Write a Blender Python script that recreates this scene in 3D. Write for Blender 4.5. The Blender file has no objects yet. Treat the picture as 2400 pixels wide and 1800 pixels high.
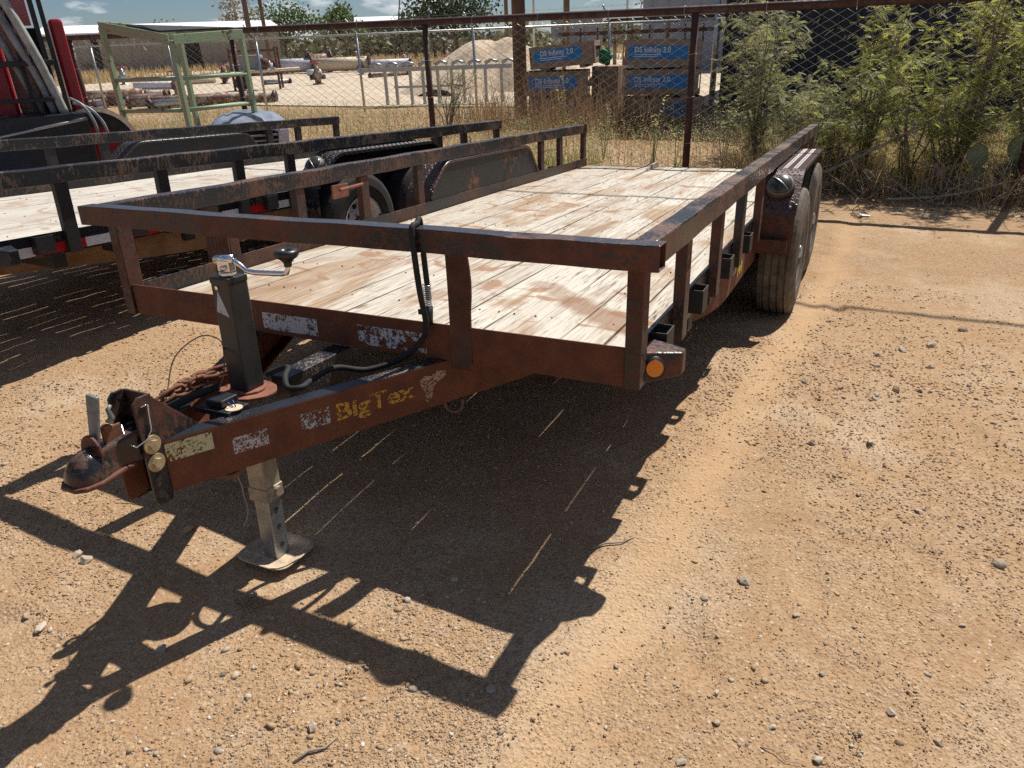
import bpy, math, random
import numpy as np
from mathutils import Vector, Matrix, Quaternion
random.seed(7); rng = np.random.default_rng(11)
R = math.radians
scene = bpy.context.scene
COL = scene.collection

# ------------------------------------------------------------------ camera, sky, sun, exposure
cam = bpy.data.cameras.new('camera'); camo = bpy.data.objects.new('camera', cam); COL.objects.link(camo)
CM = ((0.90246663, -0.15736557, 0.40098636), (0.42927722, 0.40572075, -0.80691495), (-0.03570786, 0.90034813, 0.43370289))
CP = (1.59935306, -1.79439036, 1.53354811)
camo.matrix_world = Matrix([list(CM[i]) + [CP[i]] for i in range(3)] + [[0, 0, 0, 1]])
cam.sensor_width = 36; cam.lens = 36 * 1700.42 / 2400; cam.clip_start = 0.05; cam.clip_end = 3000
scene.camera = camo

SUN = Vector((0.130, 0.566, 0.806)).normalized()
wld = bpy.data.worlds.new('World'); scene.world = wld; wld.use_nodes = True
nt = wld.node_tree; nt.nodes.clear()
wo = nt.nodes.new('ShaderNodeOutputWorld'); wb = nt.nodes.new('ShaderNodeBackground'); wb.inputs[1].default_value = 0.05
sky = nt.nodes.new('ShaderNodeTexSky'); sky.sky_type = 'NISHITA'; sky.sun_disc = False
sky.sun_elevation = math.asin(SUN.z); sky.sun_rotation = math.atan2(SUN.x, SUN.y); sky.altitude = 800; sky.dust_density = 0.25; sky.ozone_density = 3.0
tc = nt.nodes.new('ShaderNodeTexCoord'); mp = nt.nodes.new('ShaderNodeMapping'); mp.inputs['Scale'].default_value = (1, 1, 3.4)
nz = nt.nodes.new('ShaderNodeTexNoise'); nz.inputs['Scale'].default_value = 8.5; nz.inputs['Detail'].default_value = 5; nz.inputs['Roughness'].default_value = 0.58
rp = nt.nodes.new('ShaderNodeValToRGB'); rp.color_ramp.elements[0].position = 0.52; rp.color_ramp.elements[1].position = 0.64
rp.color_ramp.elements[1].color = (0.8, 0.8, 0.8, 1)
mx = nt.nodes.new('ShaderNodeMixRGB'); mx.inputs[2].default_value = (14.5, 14.8, 15.2, 1)
L = nt.links.new
L(tc.outputs['Generated'], mp.inputs[0]); L(mp.outputs[0], nz.inputs['Vector']); L(nz.outputs[0], rp.inputs[0]); L(rp.outputs[0], mx.inputs[0])
tint = nt.nodes.new('ShaderNodeMixRGB'); tint.blend_type = 'MULTIPLY'; tint.inputs[0].default_value = 1.0; tint.inputs[2].default_value = (0.66, 0.76, 0.92, 1); L(sky.outputs[0], tint.inputs[1]); L(tint.outputs[0], mx.inputs[1]); L(mx.outputs[0], wb.inputs[0]); L(wb.outputs[0], wo.inputs[0])
sl = bpy.data.lights.new('sun', 'SUN'); sl.energy = 5.0; sl.angle = R(0.53); sl.color = (1.0, 0.95, 0.87)
so = bpy.data.objects.new('sun', sl); COL.objects.link(so); so.rotation_euler = (-SUN).to_track_quat('-Z', 'Y').to_euler()
vs = scene.view_settings; vs.view_transform = 'Standard'; vs.look = 'None'; vs.exposure = 0.36; vs.gamma = 1.0; vs.use_curve_mapping = False
scene.cycles.use_denoising = False; scene.cycles.max_bounces = 6; scene.cycles.transparent_max_bounces = 12

# ------------------------------------------------------------------ material helpers
class NT:
    def __init__(s, name):
        s.m = bpy.data.materials.new(name); s.m.use_nodes = True; s.t = s.m.node_tree
        s.b = s.t.nodes['Principled BSDF']; s.out = s.t.nodes['Material Output']
    def n(s, typ, **kw):
        x = s.t.nodes.new(typ)
        for k, v in kw.items():
            if k in x.inputs: s.set(x.inputs[k], v)
            else: setattr(x, k, v)
        return x
    def set(s, sock, v):
        if hasattr(v, 'is_output') or isinstance(v, bpy.types.NodeSocket): s.t.links.new(v, sock)
        elif isinstance(v, tuple) and len(v) == 3 and sock.type == 'RGBA': sock.default_value = (*v, 1)
        else: sock.default_value = v
    def obj(s, scale=(1, 1, 1), loc=None):
        c = s.n('ShaderNodeTexCoord').outputs['Object']
        m = s.n('ShaderNodeMapping'); s.set(m.inputs[0], c); m.inputs['Scale'].default_value = scale
        if loc is not None: s.set(m.inputs['Location'], loc)
        return m.outputs[0]
    def noise(s, vec, scale=5, detail=4, rough=0.55, dist=0.0):
        x = s.n('ShaderNodeTexNoise'); s.set(x.inputs['Vector'], vec)
        x.inputs['Scale'].default_value = scale; x.inputs['Detail'].default_value = detail; x.inputs['Roughness'].default_value = rough; x.inputs['Distortion'].default_value = dist
        return x.outputs[0]
    def vor(s, vec, scale=5, feature='F1', rand=1.0):
        x = s.n('ShaderNodeTexVoronoi'); x.feature = feature; s.set(x.inputs['Vector'], vec); x.inputs['Scale'].default_value = scale; x.inputs['Randomness'].default_value = rand
        return x
    def ramp(s, fac, stops, interp='LINEAR'):
        x = s.n('ShaderNodeValToRGB'); s.set(x.inputs[0], fac); cr = x.color_ramp; cr.interpolation = interp
        while len(cr.elements) < len(stops): cr.elements.new(0.5)
        for e, (p, c) in zip(cr.elements, stops):
            e.position = p
            e.color = (c, c, c, 1) if not isinstance(c, tuple) else (*c, 1)
        return x.outputs[0]
    def mix(s, fac, a, b, mode='MIX'):
        x = s.n('ShaderNodeMixRGB'); x.blend_type = mode; s.set(x.inputs[0], fac); s.set(x.inputs[1], a); s.set(x.inputs[2], b)
        return x.outputs[0]
    def math(s, op, a, b=0.0):
        x = s.n('ShaderNodeMath'); x.operation = op; s.set(x.inputs[0], a); s.set(x.inputs[1], b); return x.outputs[0]
    def bump(s, h, strength=0.3, dist=0.01, prev=None):
        x = s.n('ShaderNodeBump'); s.set(x.inputs['Height'], h); x.inputs['Strength'].default_value = strength; x.inputs['Distance'].default_value = dist
        if prev is not None: s.set(x.inputs['Normal'], prev)
        return x.outputs[0]
    def fin(s, col=None, rough=None, normal=None, metal=None, spec=None):
        if col is not None: s.set(s.b.inputs['Base Color'], col)
        if rough is not None: s.set(s.b.inputs['Roughness'], rough)
        if normal is not None: s.set(s.b.inputs['Normal'], normal)
        if metal is not None: s.set(s.b.inputs['Metallic'], metal)
        if spec is not None: s.set(s.b.inputs['Specular IOR Level'], spec)
        return s.m
M = {}
def plain(name, col, rough=0.6, metal=0.0, var=0.25, scale=30, spec=0.5, bump=0.0):
    k = NT(name); v = k.obj(); n = k.noise(v, scale, 5, 0.6)
    c = k.ramp(n, [(0.3, tuple(x * (1 - var) for x in col)), (0.7, tuple(min(1, x * (1 + var)) for x in col))])
    nm = k.bump(n, bump, 0.004) if bump else None
    M[name] = k.fin(c, rough, nm, metal, spec); return M[name]
def steel(name, paint, rust_a, rust_b, amt, scale=38, rough_p=0.38, rough_r=0.85, streak=(1, 1, 1), dust=0.0, dustcol=(0.33, 0.22, 0.13)):
    """worn painted steel: paint left in flakes over two tones of rust"""
    k = NT(name); v = k.obj(); vs_ = k.obj(streak)
    n1 = k.noise(vs_, scale, 4, 0.72); n2 = k.noise(v, 4.0, 3, 0.6); n3 = k.noise(v, 150, 2, 0.7)
    f = k.math('ADD', k.math('MULTIPLY', n1, 0.64), k.math('MULTIPLY', n2, 0.50))
    lo = 0.57 - (amt - 0.5) * 0.34
    mask = k.ramp(f, [(lo - 0.018, 0.0), (lo + 0.018, 1.0)])
    rust = k.mix(k.ramp(k.noise(v, 13, 4, 0.65), [(0.36, 0.0), (0.66, 1.0)]), rust_a, rust_b)
    rust = k.mix(k.ramp(n3, [(0.35, 0.0), (0.7, 0.55)]), rust, tuple(x * 0.45 for x in rust_a))
    pt = k.mix(k.ramp(n3, [(0.55, 0.0), (0.8, 0.6)]), paint, tuple(min(1, x * 3 + 0.02) for x in paint))
    c = k.mix(mask, pt, rust)
    if dust: c = k.mix(k.ramp(k.noise(v, 9, 4, 0.7), [(0.42, 0.0), (0.72, dust)]), c, dustcol)
    r = k.mix(mask, (rough_p,) * 3, (rough_r,) * 3)
    nm = k.bump(n3, 0.30, 0.002)
    M[name] = k.fin(c, r, nm, 0.0, 0.5); return M[name]
RUA, RUB = (0.160, 0.048, 0.020), (0.070, 0.022, 0.012)
steel('rusted_steel', (0.012, 0.012, 0.014), RUA, RUB, 0.60, 80, rough_r=0.7, streak=(0.6, 1, 1))
steel('rusted_channel', (0.014, 0.012, 0.013), (0.165, 0.052, 0.021), (0.092, 0.028, 0.013), 0.98, 60, rough_r=0.78)
steel('rail_steel', (0.014, 0.015, 0.019), (0.150, 0.070, 0.042), (0.090, 0.040, 0.026), 0.44, 75, streak=(1, 1, 0.45), rough_p=0.34, rough_r=0.72)
steel('rail_top_skylit', (0.030, 0.034, 0.044), (0.120, 0.060, 0.042), (0.075, 0.036, 0.028), 0.40, 90, streak=(0.45, 1, 1), rough_p=0.34, rough_r=0.55)  # worn paint on rail tops, made lighter and bluer to carry the sky's reflection
steel('post_steel', (0.014, 0.014, 0.016), (0.125, 0.046, 0.025), (0.066, 0.025, 0.015), 0.58, 80, streak=(1, 1, 0.5))
steel('tongue_top', (0.014, 0.016, 0.022), (0.26, 0.21, 0.17), (0.14, 0.08, 0.06), 0.22, 120, rough_p=0.33)
steel('black_flaked', (0.010, 0.011, 0.015), (0.145, 0.095, 0.068), (0.085, 0.052, 0.036), 0.37, 70, streak=(1, 1, 0.38), rough_p=0.36)
steel('black_top_skylit', (0.024, 0.025, 0.030), (0.17, 0.11, 0.085), (0.10, 0.06, 0.045), 0.62, 80, rough_p=0.35, rough_r=0.6)  # flaked black lightened in colour to stand for sky light on the tops
steel('black_steel', (0.011, 0.011, 0.013), (0.09, 0.045, 0.028), (0.05, 0.025, 0.017), 0.25, 60, streak=(1, 1, 0.5), rough_p=0.6)
steel('dusty_channel', (0.02, 0.017, 0.014), (0.215, 0.125, 0.058), (0.155, 0.085, 0.040), 1.0, 40, dust=0.5)
steel('fender_plate', (0.012, 0.012, 0.013), (0.24, 0.10, 0.045), (0.13, 0.055, 0.03), 0.22, 22, streak=(1, 1, 0.6), rough_p=0.5, dust=0.12, dustcol=(0.07, 0.055, 0.042))
steel('coupler_steel', (0.012, 0.012, 0.014), (0.095, 0.042, 0.026), (0.050, 0.024, 0.018), 0.44, 28, rough_p=0.22, rough_r=0.7)
steel('weld_rust', (0.08, 0.03, 0.02), (0.30, 0.115, 0.065), (0.17, 0.062, 0.04), 0.9, 40)
steel('chain_rust', (0.05, 0.03, 0.02), (0.24, 0.095, 0.045), (0.12, 0.05, 0.03), 0.9, 60)
steel('pipe_fence_steel', (0.055, 0.022, 0.017), (0.075, 0.028, 0.020), (0.040, 0.016, 0.013), 0.6, 20, rough_p=0.5)
steel('green_paint', (0.28, 0.37, 0.23), (0.22, 0.10, 0.04), (0.10, 0.05, 0.03), 0.12, 14, rough_p=0.55)
steel('red_paint', (0.27, 0.008, 0.016), (0.16, 0.02, 0.02), (0.08, 0.02, 0.02), 0.08, 8, rough_p=0.35)
steel('scrap_rust', (0.30, 0.27, 0.22), (0.22, 0.10, 0.06), (0.13, 0.06, 0.04), 0.55, 6, rough_p=0.6)
plain('galvanised', (0.40, 0.42, 0.42), 0.38, 0.85, 0.2, 25)
plain('galv_leg', (0.36, 0.31, 0.225), 0.6, 0.35, 0.28, 30); plain('foot_dust', (0.50, 0.39, 0.27), 0.75, 0.1, 0.3, 40)
plain('chrome', (0.72, 0.72, 0.70), 0.18, 1.0, 0.1, 40)
plain('zinc_yellow', (0.44, 0.36, 0.22), 0.5, 0.5, 0.2, 60)
plain('fence_wire', (0.42, 0.43, 0.43), 0.5, 0.5, 0.15, 3)
plain('jack_black', (0.020, 0.021, 0.023), 0.42, 0, 0.3, 20)
plain('black_plastic', (0.015, 0.015, 0.016), 0.38, 0, 0.2, 30)
plain('cable_rubber', (0.020, 0.020, 0.021), 0.75, 0, 0.4, 40, spec=0.3)
plain('lever_grey', (0.17, 0.18, 0.18), 0.5, 0.2, 0.35, 50)
plain('white_rim', (0.60, 0.60, 0.62), 0.45, 0, 0.12, 12)
plain('hub_brown', (0.12, 0.075, 0.045), 0.7, 0, 0.3, 40)
plain('rim_dull', (0.17, 0.15, 0.13), 0.6, 0.2, 0.35, 14)
plain('stud_steel', (0.075, 0.058, 0.055), 0.45, 0.2, 0.3, 30); plain('amber_lens', (0.80, 0.24, 0.01), 0.25, 0, 0.12, 220)
plain('lamp_lens', (0.045, 0.05, 0.043), 0.28, 0.0, 0.4, 30)
plain('cream_tab', (0.58, 0.47, 0.33), 0.6)
plain('red_tape', (0.42, 0.012, 0.012), 0.35, 0, 0.1)
plain('white_tape', (0.62, 0.64, 0.68), 0.35, 0, 0.08)
plain('hose_grey', (0.20, 0.215, 0.23), 0.42, 0, 0.45, 9)
plain('hose_pale', (0.34, 0.34, 0.32), 0.5, 0, 0.3, 9)
plain('pink_panel', (0.62, 0.20, 0.19), 0.5, 0, 0.12, 6)
plain('beige_panel', (0.28, 0.24, 0.19), 0.7)
plain('blue_paint', (0.02, 0.06, 0.22), 0.35)
plain('silver_paint', (0.33, 0.36, 0.42), 0.28, 0.35, 0.25, 6)
plain('pale_plastic', (0.55, 0.54, 0.60), 0.5)
plain('green_plastic', (0.01, 0.20, 0.07), 0.6, 0, 0.45, 14)
plain('crate_blue', (0.010, 0.150, 0.400), 0.5, 0, 0.15, 5)
plain('crate_text', (0.72, 0.74, 0.76), 0.6, 0, 0.1)
plain('white_roof', (0.86, 0.86, 0.86), 0.5, 0, 0.05)
plain('tan_wall', (0.27, 0.24, 0.20), 0.8, 0, 0.12, 2)
plain('grey_wall', (0.20, 0.22, 0.24), 0.6, 0, 0.1, 2)
plain('blue_grey_wall', (0.24, 0.27, 0.32), 0.6, 0, 0.1, 2)
plain('dark_wall', (0.016, 0.017, 0.022), 0.55, 0, 0.3, 1)
plain('dark_recess', (0.02, 0.02, 0.02), 0.9)
plain('pole_wood', (0.115, 0.075, 0.055), 0.85, 0, 0.35, 14, bump=0.4)
plain('bark', (0.17, 0.13, 0.095), 0.9, 0, 0.35, 30)
plain('twig_grey', (0.30, 0.25, 0.20), 0.85, 0, 0.4, 10)
plain('cactus_green', (0.19, 0.235, 0.12), 0.6, 0, 0.3, 14)
plain('paper', (0.78, 0.77, 0.74), 0.8)
plain('sand_pale', (0.50, 0.39, 0.28), 0.95, 0, 0.3, 9, bump=0.9)
plain('rubber_far', (0.02, 0.02, 0.02), 0.8)
def leafmat(name, a, b, trans=0.45, scale=2.5):
    k = NT(name); v = k.obj(); n = k.noise(v, scale, 4, 0.6); n2 = k.noise(v, scale * 14, 2, 0.5)
    c = k.mix(k.ramp(k.mix(0.5, n, n2), [(0.36, 0.0), (0.64, 1.0)]), a, b)
    d = k.n('ShaderNodeBsdfPrincipled'); k.set(d.inputs['Base Color'], c); d.inputs['Roughness'].default_value = 0.55
    t = k.n('ShaderNodeBsdfTranslucent'); k.set(t.inputs['Color'], c)
    m = k.n('ShaderNodeMixShader'); m.inputs[0].default_value = trans
    k.t.links.new(d.outputs[0], m.inputs[1]); k.t.links.new(t.outputs[0], m.inputs[2]); k.t.links.new(m.outputs[0], k.out.inputs[0])
    M[name] = k.m
leafmat('mesquite_leaf', (0.21, 0.25, 0.05), (0.52, 0.50, 0.13), 0.62)
leafmat('shrub_leaf', (0.18, 0.21, 0.075), (0.42, 0.41, 0.17), 0.58)
leafmat('weed_leaf', (0.17, 0.20, 0.06), (0.42, 0.41, 0.18), 0.5, 1.6)
leafmat('dry_grass', (0.36, 0.255, 0.11), (0.62, 0.47, 0.24), 0.4, 1.2)
leafmat('dry_brown', (0.20, 0.12, 0.06), (0.38, 0.24, 0.12), 0.3, 1.2)
leafmat('green_grass', (0.14, 0.19, 0.035), (0.26, 0.28, 0.07), 0.45, 2)
leafmat('litter_leaf', (0.15, 0.105, 0.065), (0.38, 0.28, 0.17), 0.15, 6)
leafmat('flower_yellow', (0.75, 0.55, 0.03), (0.8, 0.62, 0.05), 0.3)
leafmat('tree_leaf', (0.045, 0.085, 0.025), (0.13, 0.17, 0.05), 0.35, 0.6)
leafmat('tree_dark_leaf', (0.022, 0.040, 0.016), (0.06, 0.08, 0.03), 0.3, 0.6)
leafmat('tree_brown_leaf', (0.17, 0.12, 0.07), (0.28, 0.22, 0.13), 0.3, 0.6)
leafmat('brush_leaf', (0.085, 0.095, 0.05), (0.19, 0.18, 0.10), 0.3, 0.25)

def wood(name, lo, hi, stain, dirt):
    k = NT(name); rnd = k.n('ShaderNodeObjectInfo').outputs['Random']
    cmb = k.n('ShaderNodeCombineXYZ'); k.set(cmb.inputs[0], k.math('MULTIPLY', rnd, 37.0)); k.set(cmb.inputs[1], k.math('MULTIPLY', rnd, 91.0))
    g = k.obj((46, 1.9, 46), cmb.outputs[0]); gf = k.obj((135, 6.5, 135), cmb.outputs[0]); o = k.obj()
    n1 = k.noise(g, 1.0, 4, 0.68, 0.5); n2 = k.noise(gf, 1.0, 3, 0.6, 0.5); pt = k.noise(k.obj((9, 1.5, 9), cmb.outputs[0]), 1.0, 3, 0.6)
    c = k.ramp(n1, [(0.26, tuple(x * 0.75 for x in lo)), (0.38, lo), (0.50, hi), (0.78, tuple(min(1, x * 1.08) for x in hi))])
    c = k.mix(k.ramp(pt, [(0.45, 0.0), (0.75, 0.45)]), c, lo); c = k.mix(k.math('MULTIPLY', rnd, 0.5), c, tuple(x * 0.9 for x in lo))
    cm = k.math('MULTIPLY', k.ramp(n2, [(0.565, 0.0), (0.63, 1.0)]), k.ramp(k.noise(o, 2.3, 3, 0.65), [(0.36, 0.10), (0.62, 1.0)]))
    c = k.mix(cm, c, (0.085, 0.055, 0.035))
    chk = k.math('MULTIPLY', k.ramp(k.noise(k.obj((16, 60, 16)), 1.0, 3, 0.7), [(0.63, 0.0), (0.68, 0.9)]), k.ramp(k.noise(o, 1.7, 2, 0.5), [(0.55, 0.0), (0.66, 1.0)])); c = k.mix(chk, c, (0.12, 0.08, 0.05))
    kn = k.vor(k.obj((5.5, 1.6, 5.5), cmb.outputs[0]), 1.0); kd = k.ramp(kn.outputs['Distance'], [(0.03, 0.85), (0.085, 0.0)]); c = k.mix(kd, c, (0.15, 0.085, 0.045))
    s1 = k.noise(k.obj((2.3, 0.9, 1)), 1.25, 5, 0.62, 0.7); st = k.math('MULTIPLY', k.ramp(s1, [(0.50, 0.0), (0.60, dirt)]), k.ramp(n1, [(0.35, 1.0), (0.65, 0.55)])); c = k.mix(st, c, stain)
    mud = k.ramp(k.noise(k.obj((1.0, 1.5, 1), (3.1, 1.2, 0)), 2.3, 4, 0.55, 1.4), [(0.60, 0.0), (0.66, dirt * 0.85)]); c = k.mix(mud, c, (0.29, 0.150, 0.082))
    if name == 'bleached_plank':
        for (ax, ay, bx, by, wd_, am) in ((0.40, 0.95, 0.63, 0.74, 0.035, 0.5), (0.63, 0.74, 0.95, 0.46, 0.060, 0.75), (0.20, 1.98, 0.235, 2.45, 0.045, 0.7), (-0.78, 0.26, -0.58, 0.62, 0.10, 0.55), (-0.46, 0.78, -0.30, 1.45, 0.055, 0.45), (0.05, 0.5, 0.12, 0.75, 0.04, 0.5), (-0.1, 2.7, 0.0, 3.3, 0.06, 0.35)):
            sep = k.n('ShaderNodeSeparateXYZ'); k.set(sep.inputs[0], o); lx, ly = bx - ax, by - ay; l2 = math.hypot(lx, ly); lx, ly = lx / l2, ly / l2
            px_ = k.math('SUBTRACT', sep.outputs[0], ax); py_ = k.math('SUBTRACT', sep.outputs[1], ay)
            u_ = k.math('ADD', k.math('MULTIPLY', px_, lx), k.math('MULTIPLY', py_, ly)); w_ = k.math('ADD', k.math('MULTIPLY', px_, -ly), k.math('MULTIPLY', py_, lx))
            du = k.math('MAXIMUM', k.math('SUBTRACT', k.math('ABSOLUTE', k.math('SUBTRACT', u_, l2 / 2)), l2 / 2), 0.0)
            dd_ = k.math('ADD', k.math('ADD', k.math('ABSOLUTE', w_), du), k.math('MULTIPLY', k.math('SUBTRACT', s1, 0.5), 0.28))
            c = k.mix(k.ramp(dd_, [(wd_ * 0.45, am), (wd_ * 1.25, 0.0)]), c, (0.25, 0.135, 0.075))
    M[name] = k.fin(c, 0.85, k.bump(n1, 0.5, 0.004), 0, 0.2)
wood('bleached_plank', (0.40, 0.34, 0.27), (0.575, 0.535, 0.465), (0.31, 0.195, 0.11), 0.9)
wood('grey_plank', (0.42, 0.38, 0.325), (0.58, 0.55, 0.495), (0.38, 0.31, 0.235), 0.55)
def crate_wood():
    k = NT('crate_wood'); v = k.obj((4, 4, 60)); n = k.noise(v, 1, 5, 0.6); M['crate_wood'] = k.fin(k.ramp(n, [(0.3, (0.23, 0.155, 0.105)), (0.7, (0.36, 0.255, 0.175))]), 0.85, k.bump(n, 0.3, 0.004))
crate_wood()
def rubber(name, dust):
    k = NT(name); v = k.obj(); n = k.noise(v, 14, 6, 0.65); n2 = k.noise(v, 120, 3, 0.6)
    c = k.mix(k.ramp(n, [(0.3, 0.25), (0.72, 1.0)]), (0.022, 0.021, 0.020), dust); M[name] = k.fin(c, 0.85, k.bump(n2, 0.3, 0.003), 0, 0.3)
rubber('tyre_dusty', (0.20, 0.165, 0.13)); rubber('tyre_side', (0.15, 0.14, 0.125)); rubber('tyre_black', (0.05, 0.045, 0.04))
def tread_plate(name, a, b, amt):
    k = NT(name); v = k.obj()
    w1 = k.n('ShaderNodeTexWave'); w1.bands_direction = 'DIAGONAL'; k.set(w1.inputs['Vector'], k.obj((1, 1, 1))); w1.inputs['Scale'].default_value = 11
    w2 = k.n('ShaderNodeTexWave'); w2.bands_direction = 'DIAGONAL'; k.set(w2.inputs['Vector'], k.obj((-1, 1, 1))); w2.inputs['Scale'].default_value = 11
    p = k.ramp(k.math('MULTIPLY', w1.outputs['Fac'], w2.outputs['Fac']), [(0.45, 0.0), (0.62, 1.0)])
    n = k.noise(v, 22, 6, 0.65)
    c = k.mix(k.ramp(n, [(amt - 0.06, 0.0), (amt + 0.06, 1.0)]), a, b); c = k.mix(k.math('MULTIPLY', p, 0.8), c, tuple(min(1, x * 2.2 + 0.02) for x in a))  # raised lozenges lightened in the colour to imitate their highlights
    M[name] = k.fin(c, 0.34, k.bump(p, 1.0, 0.012), 0.15, 0.6)
tread_plate('tread_rusted', (0.030, 0.022, 0.022), (0.085, 0.040, 0.030), 0.42); tread_plate('tread_black', (0.020, 0.021, 0.023), (0.06, 0.04, 0.03), 0.68)
def decal(name, col, cover, scale, dark=None, lines=False, mode=0):
    """flat print or paint worn away in flakes: alpha from noise"""
    k = NT(name); v = k.obj((1, 1, 1)); n = k.noise(v, scale, 6, 0.7); n2 = k.noise(v, scale * 0.22, 2, 0.5)
    f = k.math('ADD', k.math('MULTIPLY', n, 0.7), k.math('MULTIPLY', n2, 0.3)); a = k.ramp(f, [(1 - cover - 0.015, 0.0), (1 - cover + 0.015, 1.0)])
    c = col
    if dark: c = k.mix(k.ramp(k.noise(k.obj((260, 260, 900)), 1.0, 2, 0.5), [(0.52, 0.0), (0.60, 0.75)]), col, dark)
    k.fin(c, 0.6); k.set(k.b.inputs['Alpha'], a); M[name] = k.m
decal('sticker_white', (0.52, 0.54, 0.56), 0.545, 75, (0.12, 0.13, 0.14)); decal('sticker_white_torn', (0.54, 0.56, 0.58), 0.51, 70, (0.12, 0.12, 0.13))
decal('sticker_cream', (0.46, 0.45, 0.27), 0.53, 130); decal('sticker_sales', (0.50, 0.48, 0.50), 0.51, 150, (0.09, 0.06, 0.06))
decal('sticker_blue', (0.36, 0.45, 0.47), 0.47, 130); decal('letter_gold', (0.46, 0.25, 0.03), 0.515, 120); decal('logo_tan', (0.34, 0.22, 0.15), 0.525, 140)
decal('crate_print', (0.012, 0.190, 0.470), 0.62, 9); decal('crate_print_faded', (0.012, 0.13, 0.33), 0.50, 6); decal('letter_yellow', (0.62, 0.52, 0.02), 0.72, 90); decal('letter_white', (0.6, 0.6, 0.6), 0.66, 90); decal('letter_black', (0.03, 0.03, 0.03), 0.75, 120)
def ground_mat():
    k = NT('packed_dirt'); v = k.n('ShaderNodeTexCoord').outputs['Object']
    big = k.noise(v, 0.6, 4, 0.6, 0.4); mid = k.noise(v, 3.1, 4, 0.68); fine = k.noise(v, 85, 3, 0.75); grit2 = k.vor(v, 75)
    c = k.mix(k.ramp(mid, [(0.36, 0.0), (0.66, 1.0)]), (0.335, 0.218, 0.125), (0.450, 0.325, 0.205))
    c = k.mix(k.ramp(big, [(0.44, 0.0), (0.66, 0.6)]), c, (0.395, 0.26, 0.15))
    c = k.mix(k.ramp(k.noise(v, 1.3, 4, 0.68), [(0.50, 0.0), (0.64, 0.75)]), c, (0.48, 0.385, 0.275))
    c = k.mix(k.ramp(fine, [(0.38, 0.6), (0.52, 0.0)]), c, (0.22, 0.14, 0.085)); c = k.mix(k.ramp(k.noise(v, 28, 3, 0.7), [(0.52, 0.0), (0.70, 0.45)]), c, (0.50, 0.385, 0.26))
    gc = k.n('ShaderNodeSeparateColor'); k.set(gc.inputs[0], grit2.outputs['Color'])
    spot = k.math('MULTIPLY', k.math('GREATER_THAN', gc.outputs[0], 0.72), k.ramp(grit2.outputs['Distance'], [(0.25, 1.0), (0.45, 0.0)]))
    c = k.mix(k.math('MULTIPLY', spot, 0.75), c, k.mix(gc.outputs[1], (0.26, 0.20, 0.155), (0.58, 0.49, 0.385)))
    h = k.math('ADD', k.math('MULTIPLY', fine, 1.0), k.math('MULTIPLY', k.ramp(grit2.outputs['Distance'], [(0.1, 1.0), (0.5, 0.0)]), 0.35))
    h = k.math('MULTIPLY', h, k.ramp(mid, [(0.35, 0.3), (0.62, 1.0)])); nm = k.bump(h, 0.85, 0.012)
    sp = k.n('ShaderNodeSeparateXYZ'); k.set(sp.inputs[0], v)
    dx = k.math('ABSOLUTE', k.math('ADD', k.math('SUBTRACT', sp.outputs[0], k.math('ADD', k.math('MULTIPLY', sp.outputs[1], 0.075), 1.17)), k.math('MULTIPLY', k.math('SUBTRACT', mid, 0.5), 0.35)))
    trk = k.math('MULTIPLY', k.ramp(dx, [(0.02, 1.0), (0.15, 0.0)]), k.ramp(sp.outputs[1], [(0.0, 1.0), (0.99, 1.0)]))
    c = k.mix(k.math('MULTIPLY', trk, 0.6), c, (0.50, 0.345, 0.205))
    c = k.mix(1.0, c, (1.01, 0.965, 0.92), 'MULTIPLY'); M['packed_dirt'] = k.fin(c, 0.95, nm, 0, 0.12)
ground_mat()
def pebble_mat():
    k = NT('pebble'); a = k.n('ShaderNodeAttribute'); a.attribute_name = 'Col'; v = k.obj()
    M['pebble'] = k.fin(k.mix(k.ramp(k.noise(v, 160, 4, 0.6), [(0.35, 0.0), (0.65, 0.4)]), a.outputs['Color'], (0.18, 0.13, 0.09)), 0.9, None, 0, 0.2)
    k = NT('stone'); rnd = k.n('ShaderNodeObjectInfo').outputs['Random']; v = k.obj(); n = k.noise(v, 60, 5, 0.65)
    b = k.ramp(rnd, [(0.0, (0.40, 0.33, 0.255)), (0.4, (0.54, 0.45, 0.345)), (0.7, (0.48, 0.36, 0.235)), (1.0, (0.66, 0.59, 0.49))])
    M['stone'] = k.fin(k.mix(k.ramp(n, [(0.35, 0.0), (0.7, 0.55)]), b, (0.15, 0.115, 0.09)), 0.9, k.bump(n, 0.4, 0.004), 0, 0.2)
pebble_mat()

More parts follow.
